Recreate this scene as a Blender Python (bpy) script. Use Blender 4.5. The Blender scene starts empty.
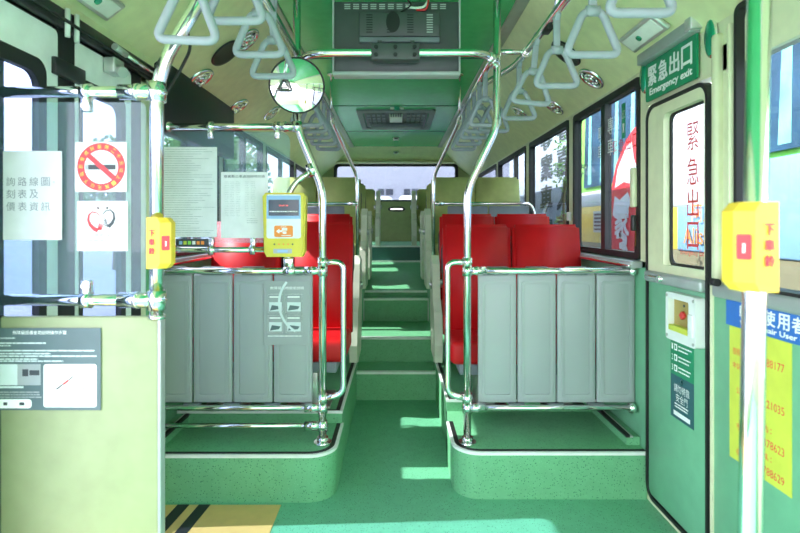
import bpy, bmesh, math, random
from mathutils import Vector, Matrix
random.seed(7)
PI = math.pi
SC = bpy.context.scene
C = SC.collection
FPX = 533.33

# ------------------------------------------------------------------ camera, sky, sun, exposure
cam = bpy.data.cameras.new('camera'); camo = bpy.data.objects.new('camera', cam); C.objects.link(camo)
camo.location = (0, 0, 1.33); camo.rotation_euler = (PI/2, 0, 0)
cam.sensor_width = 36; cam.lens = 24
cam.shift_x = 4/800; cam.shift_y = -(266.5-225)/800
cam.clip_start = 0.05; cam.clip_end = 300
cam.dof.use_dof = True; cam.dof.focus_distance = 3.2; cam.dof.aperture_fstop = 3.5
SC.camera = camo
w = bpy.data.worlds.new('sky'); SC.world = w; w.use_nodes = True
nt = w.node_tree; nt.nodes.clear()
wo = nt.nodes.new('ShaderNodeOutputWorld'); bg = nt.nodes.new('ShaderNodeBackground')
tc = nt.nodes.new('ShaderNodeTexCoord'); sx = nt.nodes.new('ShaderNodeSeparateXYZ'); cr = nt.nodes.new('ShaderNodeValToRGB')
nt.links.new(tc.outputs['Generated'], sx.inputs[0]); nt.links.new(sx.outputs['Z'], cr.inputs[0])
cr.color_ramp.elements[0].position = 0.0; cr.color_ramp.elements[0].color = (0.92, 0.87, 1.0, 1)
cr.color_ramp.elements[1].position = 0.75; cr.color_ramp.elements[1].color = (0.68, 0.74, 1.0, 1)
nt.links.new(cr.outputs[0], bg.inputs[0]); nt.links.new(bg.outputs[0], wo.inputs[0])
bg.inputs[1].default_value = 2.8
sun = bpy.data.lights.new('sun', 'SUN'); so = bpy.data.objects.new('sun', sun); C.objects.link(so)
sun.energy = 7.0; sun.angle = math.radians(0.6); sun.color = (1.0, 0.95, 0.92)
so.location = (-6, -3, 8)
so.rotation_euler = Vector((1.0, 0.05, -0.96)).to_track_quat('-Z', 'Y').to_euler()
SC.view_settings.view_transform = 'Standard'; SC.view_settings.look = 'None'
SC.view_settings.gamma = 1.0; SC.view_settings.use_curve_mapping = False
SC.view_settings.exposure = 1.5
SC.cycles.use_denoising = True
SC.cycles.max_bounces = 16; SC.cycles.diffuse_bounces = 10; SC.cycles.glossy_bounces = 6
SC.cycles.transparent_max_bounces = 24; SC.cycles.transmission_bounces = 8
SC.cycles.sample_clamp_indirect = 8.0

# ------------------------------------------------------------------ materials
M = {}
def mat(name, col, rough=0.5, metal=0.0, spec=0.5, noise=None, emit=None, bump=None, coat=0.0):
    m = bpy.data.materials.new(name); m.use_nodes = True
    n = m.node_tree; b = n.nodes['Principled BSDF']
    b.inputs['Base Color'].default_value = (*col, 1); b.inputs['Roughness'].default_value = rough
    b.inputs['Metallic'].default_value = metal
    b.inputs['Specular IOR Level'].default_value = spec
    b.inputs['Coat Weight'].default_value = coat
    if emit:
        b.inputs['Emission Color'].default_value = (*emit[0], 1); b.inputs['Emission Strength'].default_value = emit[1]
    tcn = n.nodes.new('ShaderNodeTexCoord')
    sc, amt = noise if noise else (14, 0.06)
    nz = n.nodes.new('ShaderNodeTexNoise'); nz.inputs['Scale'].default_value = sc; nz.inputs['Detail'].default_value = 4
    n.links.new(tcn.outputs['Object'], nz.inputs['Vector'])
    mr = n.nodes.new('ShaderNodeMapRange'); mr.inputs['To Min'].default_value = 1-amt; mr.inputs['To Max'].default_value = 1+amt
    mr.inputs['From Min'].default_value = 0.3; mr.inputs['From Max'].default_value = 0.7
    n.links.new(nz.outputs[0], mr.inputs['Value'])
    hv = n.nodes.new('ShaderNodeHueSaturation'); hv.inputs['Color'].default_value = (*col, 1)
    n.links.new(mr.outputs[0], hv.inputs['Value']); n.links.new(hv.outputs[0], b.inputs['Base Color'])
    if bump:
        bn = n.nodes.new('ShaderNodeTexNoise'); bn.inputs['Scale'].default_value = bump[0]
        n.links.new(tcn.outputs['Object'], bn.inputs['Vector'])
        bp = n.nodes.new('ShaderNodeBump'); bp.inputs['Strength'].default_value = bump[1]; bp.inputs['Distance'].default_value = 0.002
        n.links.new(bn.outputs[0], bp.inputs['Height']); n.links.new(bp.outputs[0], b.inputs['Normal'])
    M[name] = m
    return m
def speckle(name, col, dark, light, rough=0.5):
    m = mat(name, col, rough, bump=(180, 0.15)); n = m.node_tree; b = n.nodes['Principled BSDF']
    hv = [x for x in n.nodes if x.type == 'HUE_SAT'][0]; tcn = [x for x in n.nodes if x.type == 'TEX_COORD'][0]
    prev = hv.outputs[0]
    for sc, thr, c2 in ((90, 0.21, dark), (105, 0.13, light)):
        v = n.nodes.new('ShaderNodeTexVoronoi'); v.inputs['Scale'].default_value = sc
        mp = n.nodes.new('ShaderNodeMapping'); mp.inputs['Location'].default_value = (sc*.1, 0.3, 1.7)
        n.links.new(tcn.outputs['Object'], mp.inputs[0]); n.links.new(mp.outputs[0], v.inputs['Vector'])
        lt = n.nodes.new('ShaderNodeMath'); lt.operation = 'LESS_THAN'; lt.inputs[1].default_value = thr
        n.links.new(v.outputs['Distance'], lt.inputs[0])
        mx = n.nodes.new('ShaderNodeMix'); mx.data_type = 'RGBA'
        n.links.new(lt.outputs[0], mx.inputs[0]); n.links.new(prev, mx.inputs[6]); mx.inputs[7].default_value = (*c2, 1)
        prev = mx.outputs[2]
    n.links.new(prev, b.inputs['Base Color'])
    return m
def glass(name, tint=(0.92, 0.97, 0.97), refl=0.08, haze=None):
    m = bpy.data.materials.new(name); m.use_nodes = True; n = m.node_tree; n.nodes.clear()
    out = n.nodes.new('ShaderNodeOutputMaterial'); tr = n.nodes.new('ShaderNodeBsdfTransparent'); tr.inputs[0].default_value = (*tint, 1)
    gl = n.nodes.new('ShaderNodeBsdfGlossy'); gl.inputs['Roughness'].default_value = 0.02
    lw = n.nodes.new('ShaderNodeLayerWeight'); lw.inputs['Blend'].default_value = 0.5
    pw = n.nodes.new('ShaderNodeMath'); pw.operation = 'POWER'; pw.inputs[1].default_value = 4.0
    n.links.new(lw.outputs['Facing'], pw.inputs[0])
    fr = n.nodes.new('ShaderNodeMapRange'); fr.inputs['To Min'].default_value = 0.02; fr.inputs['To Max'].default_value = 0.2 + refl
    n.links.new(pw.outputs[0], fr.inputs['Value'])
    mx = n.nodes.new('ShaderNodeMixShader')
    n.links.new(fr.outputs[0], mx.inputs[0]); n.links.new(tr.outputs[0], mx.inputs[1]); n.links.new(gl.outputs[0], mx.inputs[2])
    last = mx.outputs[0]
    if haze:
        df = n.nodes.new('ShaderNodeBsdfDiffuse'); df.inputs[0].default_value = (*haze[0], 1)
        m2 = n.nodes.new('ShaderNodeMixShader'); m2.inputs[0].default_value = haze[1]
        n.links.new(last, m2.inputs[1]); n.links.new(df.outputs[0], m2.inputs[2]); last = m2.outputs[0]
    n.links.new(last, out.inputs[0]); M[name] = m
speckle('floor_vinyl', (0.14, 0.44, 0.25), (0.03, 0.18, 0.10), (0.24, 0.6, 0.38))
speckle('step_vinyl', (0.15, 0.44, 0.22), (0.03, 0.16, 0.08), (0.26, 0.6, 0.34))
mat('yellow_paint', (0.66, 0.43, 0.14), 0.5)
mat('black_rubber', (0.012, 0.013, 0.013), 0.55)
mat('black_plastic', (0.02, 0.022, 0.024), 0.35)
mat('white_trim', (0.80, 0.86, 0.80), 0.35)
mat('alu', (0.62, 0.64, 0.62), 0.35, 0.6)
mat('chrome', (0.86, 0.87, 0.85), 0.13, 1.0, noise=(30, 0.03))
mat('zinc', (0.55, 0.56, 0.54), 0.3, 0.9)
mat('cove', (0.72, 0.76, 0.44), 0.42)
mat('ceil_green', (0.075, 0.52, 0.20), 0.2, spec=0.25)
mat('ceil_trim', (0.42, 0.45, 0.38), 0.35, 0.3)
mat('cream', (0.72, 0.74, 0.50), 0.4)
mat('door_leaf', (0.86, 0.90, 0.86), 0.4)
mat('rear_olive', (0.30, 0.34, 0.15), 0.5)
mat('riser_teal', (0.03, 0.13, 0.11), 0.5)
mat('panel_green', (0.30, 0.35, 0.19), 0.42)
mat('door_green', (0.17, 0.45, 0.27), 0.35)
mat('belt_gray', (0.40, 0.44, 0.44), 0.35, 0.3)
mat('red_vinyl', (0.56, 0.008, 0.012), 0.45, spec=0.3, noise=(6, 0.1), bump=(60, 0.1))
mat('olive_fabric', (0.42, 0.46, 0.17), 0.8, noise=(9, 0.12), bump=(120, 0.3))
mat('shell_gray', (0.20, 0.23, 0.26), 0.5)
mat('shell_beige', (0.66, 0.66, 0.54), 0.45)
mat('panel_gray', (0.32, 0.37, 0.37), 0.42, noise=(3, 0.04))
mat('panel_tab', (0.14, 0.18, 0.18), 0.45)
mat('strap_gray', (0.33, 0.37, 0.41), 0.4)
mat('monitor', (0.085, 0.092, 0.098), 0.4, 0.2)
mat('monitor_dark', (0.012, 0.014, 0.015), 0.4)
mat('monitor_light', (0.42, 0.46, 0.46), 0.4)
mat('bell_yellow', (0.80, 0.56, 0.05), 0.4)
mat('bell_red', (0.75, 0.03, 0.04), 0.3)
mat('red_print', (0.75, 0.05, 0.05), 0.5)
mat('orange_print', (0.95, 0.30, 0.05), 0.5)
mat('sheet', (0.90, 0.91, 0.93), 0.6)
mat('paper', (0.66, 0.68, 0.70), 0.6)
mat('ink', (0.05, 0.06, 0.07), 0.6)
mat('ink_gray', (0.36, 0.40, 0.42), 0.6)
mat('board_gray', (0.10, 0.15, 0.16), 0.35)
mat('pale', (0.62, 0.72, 0.72), 0.5)
mat('white_print', (0.88, 0.92, 0.90), 0.5)
mat('sign_green', (0.01, 0.26, 0.12), 0.35)
mat('sticker_navy', (0.03, 0.12, 0.14), 0.45)
mat('sign_blue', (0.03, 0.16, 0.55), 0.4)
mat('note_yellow', (0.62, 0.68, 0.08), 0.5)
mat('gold', (0.45, 0.34, 0.10), 0.35, 0.3)
mat('box_white', (0.80, 0.84, 0.83), 0.4)
mat('reader_yellow', (0.72, 0.62, 0.05), 0.35)
mat('reader_blue', (0.30, 0.52, 0.80), 0.35)
mat('screen', (0.02, 0.05, 0.07), 0.15)
mat('screen_text', (0.9, 0.1, 0.1), 0.4, emit=((0.9, 0.15, 0.12), 0.5))
mat('mirror', (0.93, 0.95, 0.95), 0.02, 1.0, noise=(2, 0.01))
mat('green_lens', (0.02, 0.35, 0.20), 0.1, 0.4)
mat('asphalt', (0.22, 0.23, 0.25), 0.9, noise=(3, 0.1))
mat('building', (0.34, 0.35, 0.40), 0.8)
mat('building_window', (0.03, 0.04, 0.06), 0.3)
mat('leaf', (0.16, 0.28, 0.09), 0.7, noise=(1.5, 0.4))
mat('bark', (0.16, 0.12, 0.08), 0.9)
mat('bus_yellow', (0.72, 0.52, 0.07), 0.35)
mat('bus_white', (0.60, 0.62, 0.64), 0.35)
mat('bus_blue', (0.26, 0.48, 0.70), 0.35)
mat('bus_lime', (0.30, 0.75, 0.10), 0.35)
mat('bus_glass', (0.025, 0.07, 0.12), 0.3, spec=0.2, noise=(2.2, 0.7))
mat('bus_curtain', (0.22, 0.55, 0.50), 0.6, noise=(4, 0.3))
mat('bus_skirt', (0.22, 0.20, 0.12), 0.5)
mat('decal_red', (0.66, 0.04, 0.05), 0.5)
mat('banner', (0.48, 0.55, 0.66), 0.6)
glass('clear_glass', (0.72, 0.72, 0.69), 0.1)
glass('window_glass', (0.64, 0.67, 0.68), 0.1)
glass('partition_glass', (0.86, 0.93, 0.96), 0.14, haze=((0.60, 0.82, 0.92), 0.07))
glass('side_glass', (0.50, 0.56, 0.66), 0.15)
glass('acrylic', (0.80, 0.90, 0.94), 0.16, haze=((0.60, 0.82, 0.92), 0.10))
glass('film', (0.55, 0.60, 0.62), 0.25, haze=((0.45, 0.50, 0.50), 0.75))

# ------------------------------------------------------------------ mesh builder
class MB:
    def __init__(s): s.v = []; s.f = []; s.m = []; s.sm = []; s.mats = []
    def mi(s, m):
        if m not in s.mats: s.mats.append(m)
        return s.mats.index(m)
    def add(s, vs, fs, m, smooth=False):
        k = len(s.v); i = s.mi(m)
        s.v += [Vector(v) for v in vs]
        for f in fs: s.f.append([k+a for a in f]); s.m.append(i); s.sm.append(smooth)
        return s
    def addbm(s, bm, m, smooth=False, T=None):
        bm.verts.index_update()
        vs = [(T @ v.co) if T else v.co.copy() for v in bm.verts]
        s.add(vs, [[v.index for v in f.verts] for f in bm.faces], m, smooth); bm.free(); return s
    def box(s, x0, x1, y0, y1, z0, z1, m, bev=0, seg=2, T=None):
        bm = bmesh.new(); bmesh.ops.create_cube(bm, size=1)
        for v in bm.verts:
            v.co = Vector(((x0+x1)/2+v.co.x*(x1-x0), (y0+y1)/2+v.co.y*(y1-y0), (z0+z1)/2+v.co.z*(z1-z0)))
        if bev > 0:
            bev = min(bev, 0.49*min(abs(x1-x0), abs(y1-y0), abs(z1-z0)))
            bmesh.ops.bevel(bm, geom=bm.edges[:], offset=bev, segments=seg, affect='EDGES', profile=0.5)
        return s.addbm(bm, m, bev > 0, T)
    def prism(s, poly, d, m, axis='z', d0=0.0, T=None):
        """poly: 2d points, extruded from d0 to d along axis (z: xy poly, y: xz poly, x: yz poly)"""
        def pt(p, h):
            if axis == 'z': return Vector((p[0], p[1], h))
            if axis == 'y': return Vector((p[0], h, p[1]))
            return Vector((h, p[0], p[1]))
        n = len(poly)
        vs = [pt(p, d0) for p in poly]+[pt(p, d) for p in poly]
        if T: vs = [T @ v for v in vs]
        fs = [list(range(n))[::-1], list(range(n, 2*n))]+[[i, (i+1) % n, n+(i+1) % n, n+i] for i in range(n)]
        return s.add(vs, fs, m)
    def tube(s, pts, r, m, fil=0.0, seg=12, cap=True, closed=False, flat=None):
        pts = [Vector(p) for p in pts]
        P = []
        if fil > 0:
            n = len(pts)
            for i, p in enumerate(pts):
                if not closed and (i == 0 or i == n-1): P.append(p); continue
                a = (pts[(i-1) % n]-p); b = (pts[(i+1) % n]-p)
                t = min(fil, a.length*0.48, b.length*0.48)
                pa = p+a.normalized()*t; pb = p+b.normalized()*t
                for k in range(7):
                    u = k/6; P.append((1-u)**2*pa+2*u*(1-u)*p+u*u*pb)
        else: P = pts
        n = len(P); vs = []; fs = []
        def tan(i):
            if closed: return (P[(i+1) % n]-P[(i-1) % n]).normalized()
            return (P[min(i+1, n-1)]-P[max(i-1, 0)]).normalized()
        t0 = tan(0); up = Vector((0, 0, 1)) if abs(t0.z) < 0.9 else Vector((1, 0, 0))
        if flat: up = Vector(flat[2])
        nn = (up-t0*up.dot(t0)).normalized()
        for i in range(n):
            t = tan(i); nn = (nn-t*nn.dot(t)).normalized(); bb = t.cross(nn)
            for k in range(seg):
                a = 2*PI*k/seg
                ra, rb = (flat[0], flat[1]) if flat else (r, r)
                vs.append(P[i]+nn*math.cos(a)*ra+bb*math.sin(a)*rb)
        for i in range(n if closed else n-1):
            j = (i+1) % n
            for k in range(seg):
                l = (k+1) % seg
                fs.append([i*seg+k, i*seg+l, j*seg+l, j*seg+k])
        s.add(vs, fs, m, True)
        if cap and not closed:
            k = len(s.v)-len(vs); i = s.mi(m)
            for base, rev in ((0, True), ((n-1)*seg, False)):
                f = [k+base+q for q in range(seg)]
                s.f.append(f[::-1] if rev else f); s.m.append(i); s.sm.append(False)
        return s
    def cyl(s, a, b, r, m, seg=20, r2=None):
        a = Vector(a); b = Vector(b); q = (b-a).to_track_quat('Z', 'Y'); r2 = r if r2 is None else r2
        L = (b-a).length; vs = []; 
        for h, rr in ((0, r), (L, r2)):
            for k in range(seg):
                t = 2*PI*k/seg; vs.append(a+q @ Vector((rr*math.cos(t), rr*math.sin(t), h)))
        s.add(vs, [[k, (k+1) % seg, seg+(k+1) % seg, seg+k] for k in range(seg)], m, True)
        k0 = len(s.v)-2*seg; i = s.mi(m)
        s.f.append([k0+k for k in range(seg)][::-1]); s.m.append(i); s.sm.append(False)
        s.f.append([k0+seg+k for k in range(seg)]); s.m.append(i); s.sm.append(False)
        return s
    def lathe(s, prof, m, T, seg=32, smooth=True):
        """prof: (r, h) list, axis local z"""
        vs = []; fs = []; n = len(prof)
        for r, h in prof:
            for k in range(seg):
                t = 2*PI*k/seg; vs.append(T @ Vector((r*math.cos(t), r*math.sin(t), h)))
        for i in range(n-1):
            for k in range(seg): fs.append([i*seg+k, i*seg+(k+1) % seg, (i+1)*seg+(k+1) % seg, (i+1)*seg+k])
        return s.add(vs, fs, m, smooth)
    def build(s, name, parent=None, world=True):
        me = bpy.data.meshes.new(name)
        vs = s.v
        if parent is not None and world:
            inv = root_of(parent).matrix_basis.inverted(); vs = [inv @ v for v in vs]
        me.from_pydata([tuple(v) for v in vs], [], s.f)
        for m in s.mats: me.materials.append(M[m])
        me.polygons.foreach_set('material_index', s.m); me.polygons.foreach_set('use_smooth', s.sm)
        me.update(); me.validate()
        o = bpy.data.objects.new(name, me); C.objects.link(o)
        if parent is not None: o.parent = parent
        return o
def root_of(o):
    while o.parent is not None: o = o.parent
    return o
def tag(o, label, cat, group=None, kind=None):
    o['label'] = label; o['category'] = cat
    if group: o['group'] = group
    if kind: o['kind'] = kind
    return o
def thing(name, label, cat, loc=(0, 0, 0), group=None):
    o = bpy.data.objects.new(name, None); C.objects.link(o); o.empty_display_size = 0.05
    o.location = loc
    return tag(o, label, cat, group)
def struct(o, label=None):
    o['kind'] = 'structure'
    if label: o['label'] = label
    o['category'] = o.name.split('_')[0].split('.')[0]
    return o
def sroot(name, label, loc=(0, 0, 0)):
    o = bpy.data.objects.new(name, None); C.objects.link(o); o.location = loc; o.empty_display_size = 0.05
    return struct(o, label)
def dup(root, loc, rotz=None, label=None, group=None):
    r = root.copy(); C.objects.link(r); r.location = loc
    if rotz is not None: r.rotation_euler = (0, 0, rotz)
    if label: r['label'] = label
    if group: r['group'] = group
    for ch in list(root.children):
        c = ch.copy(); C.objects.link(c); c.parent = r
        for g in list(ch.children):
            d = g.copy(); C.objects.link(d); d.parent = c
    return r
def rpoly(x0, x1, y0, y1, r, seg=6, corners=(1, 1, 1, 1)):
    """rounded rectangle outline; corners order: (x1,y1),(x0,y1),(x0,y0),(x1,y0)"""
    out = []
    for (cx, cy, a0), c in zip(((x1, y1, 0), (x0, y1, 90), (x0, y0, 180), (x1, y0, 270)), corners):
        if not c: out.append((cx, cy)); continue
        ox = cx-r if cx == x1 else cx+r; oy = cy-r if cy == y1 else cy+r
        for k in range(seg+1):
            a = math.radians(a0+90*k/seg); out.append((ox+r*math.cos(a), oy+r*math.sin(a)))
    return out
def frame_ring(mb, outer, inner, d0, d1, m, axis='x'):
    """extruded ring between two outlines with equal point counts"""
    n = len(outer)
    def pt(p, h):
        if axis == 'z': return (p[0], p[1], h)
        if axis == 'y': return (p[0], h, p[1])
        return (h, p[0], p[1])
    vs = [pt(p, d0) for p in outer]+[pt(p, d0) for p in inner]+[pt(p, d1) for p in outer]+[pt(p, d1) for p in inner]
    fs = []
    for i in range(n):
        j = (i+1) % n
        fs += [[i, j, n+j, n+i], [2*n+i, 3*n+i, 3*n+j, 2*n+j], [i, 2*n+i, 2*n+j, j], [n+i, n+j, 3*n+j, 3*n+i]]
    mb.add(vs, fs, m); return mb

# flat graphics: a plane with origin, right and up vectors; marks are laid in thin layers on it
_tc = {}
def text_mesh(s):
    if s not in _tc:
        cu = bpy.data.curves.new('t', 'FONT'); cu.body = s; cu.size = 1; cu.align_x = 'LEFT'; cu.resolution_u = 3
        ob = bpy.data.objects.new('t', cu); C.objects.link(ob)
        dg = bpy.context.evaluated_depsgraph_get(); me = bpy.data.meshes.new_from_object(ob.evaluated_get(dg))
        vs = [v.co.copy() for v in me.vertices]; fs = [list(p.vertices) for p in me.polygons]
        bpy.data.objects.remove(ob); bpy.data.curves.remove(cu); bpy.data.meshes.remove(me)
        _tc[s] = (vs, fs)
    return _tc[s]
class Flat:
    def __init__(s, mb, o, u, v): s.mb = mb; s.o = Vector(o); s.u = Vector(u).normalized(); s.v = Vector(v).normalized(); s.n = s.u.cross(s.v)
    def p(s, x, y, h): return s.o+s.u*x+s.v*y+s.n*h
    def poly(s, pts, m, h=0.001):
        s.mb.add([s.p(x, y, h) for x, y in pts], [list(range(len(pts)))], m); return s
    def rect(s, x0, x1, y0, y1, m, h=0.001): return s.poly([(x0, y0), (x1, y0), (x1, y1), (x0, y1)], m, h)
    def slab(s, x0, x1, y0, y1, m, t=0.002, r=0):
        pts = rpoly(x0, x1, y0, y1, r) if r else [(x0, y0), (x1, y0), (x1, y1), (x0, y1)]
        n = len(pts)
        s.mb.add([s.p(x, y, -t/2) for x, y in pts]+[s.p(x, y, t/2) for x, y in pts],
                 [list(range(n))[::-1], list(range(n, 2*n))]+[[i, (i+1) % n, n+(i+1) % n, n+i] for i in range(n)], m); return s
    def ring(s, cx, cy, r0, r1, m, h=0.001, a0=0, a1=360, seg=40, ex=1.0):
        vs = []; fs = []
        for k in range(seg+1):
            a = math.radians(a0+(a1-a0)*k/seg)
            vs += [s.p(cx+r0*math.cos(a)*ex, cy+r0*math.sin(a), h), s.p(cx+r1*math.cos(a)*ex, cy+r1*math.sin(a), h)]
        for k in range(seg): fs.append([2*k, 2*k+1, 2*k+3, 2*k+2])
        s.mb.add(vs, fs, m); return s
    def disc(s, cx, cy, r, m, h=0.001, ex=1.0, seg=24):
        return s.poly([(cx+r*math.cos(2*PI*k/seg)*ex, cy+r*math.sin(2*PI*k/seg)) for k in range(seg)], m, h)
    def text(s, t, cx, cy, w, hgt, m, h=0.0015, mirror=False, rot=0, bold=0):
        if bold:
            for q, (dx, dy) in enumerate(((bold, bold), (-bold, bold), (bold, -bold), (-bold, -bold))): s.text(t, cx+dx, cy+dy, w, hgt, m, h+q*.0004, mirror, rot)
            return s
        vs, fs = text_mesh(t)
        if not vs: return s
        x0 = min(v.x for v in vs); x1 = max(v.x for v in vs); y0 = min(v.y for v in vs); y1 = max(v.y for v in vs)
        sx_ = w/max(x1-x0, 1e-4); sy_ = hgt/max(y1-y0, 1e-4)
        out = []
        for v in vs:
            a = (v.x-(x0+x1)/2)*sx_*(-1 if mirror else 1); b = (v.y-(y0+y1)/2)*sy_
            if rot: a, b = a*math.cos(rot)-b*math.sin(rot), a*math.sin(rot)+b*math.cos(rot)
            out.append(s.p(cx+a, cy+b, h))
        s.mb.add(out, fs, m); return s
    def lines(s, x0, x1, y1, y0, n, m, th=0.0018, h=0.0012, jitter=0.3):
        for k in range(n):
            y = y1+(y0-y1)*k/max(n-1, 1); xe = x1-(x1-x0)*jitter*random.random()
            x = x0
            while x < xe:
                l = random.uniform(0.006, 0.03)*(x1-x0)/0.18
                s.rect(x, min(x+l, xe), y-th/2, y+th/2, m, h); x += l+0.002
        return s
X = (1, 0, 0); Z = (0, 0, 1)

# ================================================================== SETTING
YF, YR = -1.5, 8.6
mb = MB(); mb.box(-1.28, 1.28, YF, 8.7, -0.08, 0, 'floor_vinyl'); struct(mb.build('floor'), 'teal green speckled vinyl bus floor')
mb = MB()
mb.box(-1.21, -0.545, 1.2, 2.53, 0.0005, 0.003, 'yellow_paint')
for x in (-1.045, -0.945):
    mb.prism([(x-0.09, 1.3), (x-0.035, 1.3), (x+0.065, 2.53), (x+0.01, 2.53)], 0.0045, 'black_rubber', d0=0.002)
mb.box(-0.86, -0.62, 1.3, 1.33, 0.002, 0.0045, 'black_rubber')
tag(mb.build('floor_marking'), 'yellow painted floor area with black stripes inside the doorway', 'floor marking', kind='structure')

# low front platforms with rounded aisle corners
def platform(poly_fn, z, body_m, label):
    mb = MB(); mb.prism(poly_fn(0.0), z-0.014, body_m); mb.prism(poly_fn(0.034), z+0.0015, 'step_vinyl', d0=z-0.02)
    o = struct(mb.build('floor_platform'), label)
    e = MB(); e.prism(poly_fn(-0.003), z-0.001, 'white_trim', d0=z-0.016)
    e.prism(poly_fn(0.012), z+0.0005, 'black_rubber', d0=z-0.014)
    e.build('edge_trim', o)
    return o
def pA(side):
    def f(i):
        r = max(0.13-i, 0.02)
        if side > 0: return rpoly(0.285+i, 1.216, 2.585+i, 2.99, r, 8, (0, 0, 1, 0))
        return rpoly(-1.216, -0.295-i, 2.555+i, 2.97, r, 8, (0, 0, 0, 1))
    return f
def pB(side):
    def f(i):
        if side > 0: return [(0.30+i, 3.15+i*.5), (1.216, 3.15+i*.5), (1.216, 4.2), (0.30+i, 4.2)]
        return [(-1.216, 2.96+i*.5), (-0.30-i, 2.96+i*.5), (-0.30-i, 4.2), (-1.216, 4.2)]
    return f
platform(pA(-1), 0.23, 'step_vinyl', 'low green platform under left seats with rounded aisle corner')
platform(pA(1), 0.23, 'step_vinyl', 'low green platform under right seats with rounded aisle corner')
mb = MB(); mb.box(0.30, 1.216, 2.98, 3.2, 0, 0.23, 'step_vinyl'); struct(mb.build('floor_platform'), 'rear strip of low right platform')
platform(pB(-1), 0.30, 'step_vinyl', 'upper green platform carrying the left front seats')
platform(pB(1), 0.30, 'step_vinyl', 'upper green platform carrying the right front seats')
for s in (-1, 1):
    a, b = sorted((s*0.31, s*1.216))
    mb = MB(); mb.box(a, b, 4.2, 4.95, 0, 0.38, 'step_vinyl'); struct(mb.build('floor_platform'), 'green platform under second row seats')
    mb = MB(); mb.box(a, b, 4.95, 6.7, 0, 0.76, 'step_vinyl'); struct(mb.build('floor_platform'), 'green platform under olive seats')
for s in (-1, 1):
    a, b = sorted((s*1.15, s*1.216)); mb = MB(); mb.box(a, b, 2.66, 3.13, .232, .275, 'step_vinyl'); a, b = sorted((s*1.145, s*1.165)); mb.box(a, b, 2.655, 3.13, .272, .285, 'black_rubber'); a, b = sorted((s*1.165, s*1.18)); mb.box(a, b, 2.655, 3.13, .272, .28, 'alu')
    struct(mb.build('trim_5' if s < 0 else 'trim_6'), 'low ledge along the wall on the platform')
# aisle steps
def step(y0, y1, z0, z1, hw, lab):
    o = MB().box(-hw, hw, y0, y1, z0, z1, 'step_vinyl').build('floor_step'); struct(o, lab)
    n = MB(); n.box(-hw, hw, y0-0.005, y0+0.04, z1-0.016, z1+0.003, 'white_trim', 0.002); n.build('step_nosing', o)
    for s in (-1, 1):
        MB().box(s*hw-0.006, s*hw+0.006, y0-0.003, y0+0.01, z0, z1, 'alu').build('side_trim', o)
step(4.05, 4.9, 0, 0.213, 0.31, 'first green aisle step')
step(4.36, 5.2, 0, 0.41, 0.31, 'second green aisle step')
step(5.1, 5.5, 0, 0.625, 0.31, 'third green aisle step')
o = MB().prism([(5.3, 0), (6.7, 0), (6.7, 0.865), (5.3, 0.675)], 0.40, 'step_vinyl', 'x', d0=-0.40).build('floor_ramp'); struct(o, 'sloping green rear aisle floor')
MB().box(-0.36, 0.36, 5.29, 5.32, 0.66, 0.678, 'white_trim').build('step_nosing', o)
o = MB().box(-1.216, 1.216, 6.7, 8.6, 0, 1.066, 'floor_vinyl').build('floor_platform'); struct(o, 'raised rear bench platform')
MB().box(-0.40, 0.40, 6.692, 6.70, 0.86, 1.055, 'riser_teal').build('riser', o)
n = MB(); n.box(-0.32, 0.32, 6.69, 6.73, 1.052, 1.07, 'white_trim'); n.build('edge_trim', o)
MB().box(-0.32, 0.32, 6.68, 6.70, 0.86, 0.885, 'white_trim').build('edge_trim', o)

# ceiling
prof = [(1.225, 2.09), (1.19, 2.13), (1.05, 2.235), (0.92, 2.345), (0.80, 2.455), (0.715, 2.545)]
for s, nm in ((-1, 'left'), (1, 'right')):
    mb = MB(); vs = []; fs = []
    n = len(prof)
    for y in (YF, 8.6):
        for x, z in prof: vs.append((s*x, y, z))
        for x, z in prof: vs.append((s*(x+0.03), y, z+0.035))
    for i in range(n-1):
        fs += [[i, i+1, 2*n+i+1, 2*n+i], [n+i, 3*n+i, 3*n+i+1, n+i+1]]
    mb.add(vs, fs, 'cove', True)
    struct(mb.build('ceiling_cove_'+nm), 'pale green sloping ceiling side')
mb = MB(); mb.box(-0.76, 0.76, YF, 8.32, 2.55, 2.60, 'ceil_green'); 
for y in (3.9, 5.45, 6.95): mb.box(-0.72, 0.72, y, y+.012, 2.546, 2.551, 'riser_teal')
struct(mb.build('ceiling'), 'glossy green centre ceiling panel')
for s in (-1, 1):
    mb = MB(); mb.box(s*0.685-0.035, s*0.685+0.035, YF, 8.3, 2.535, 2.552, 'ceil_trim', 0.004)
    struct(mb.build('trim_1' if s < 0 else 'trim_2'), 'grey strip along the green ceiling panel')
mb = MB(); mb.prism([(8.28, 2.56), (8.62, 2.30), (8.66, 2.30), (8.66, 2.62), (8.28, 2.62)], 1.26, 'cove', 'x', d0=-1.26)
mb.box(-1.2, 1.2, 8.45, 8.62, 2.31, 2.335, 'cream')
struct(mb.build('ceiling_header_rear'), 'cream sloped header above the rear window')
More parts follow.
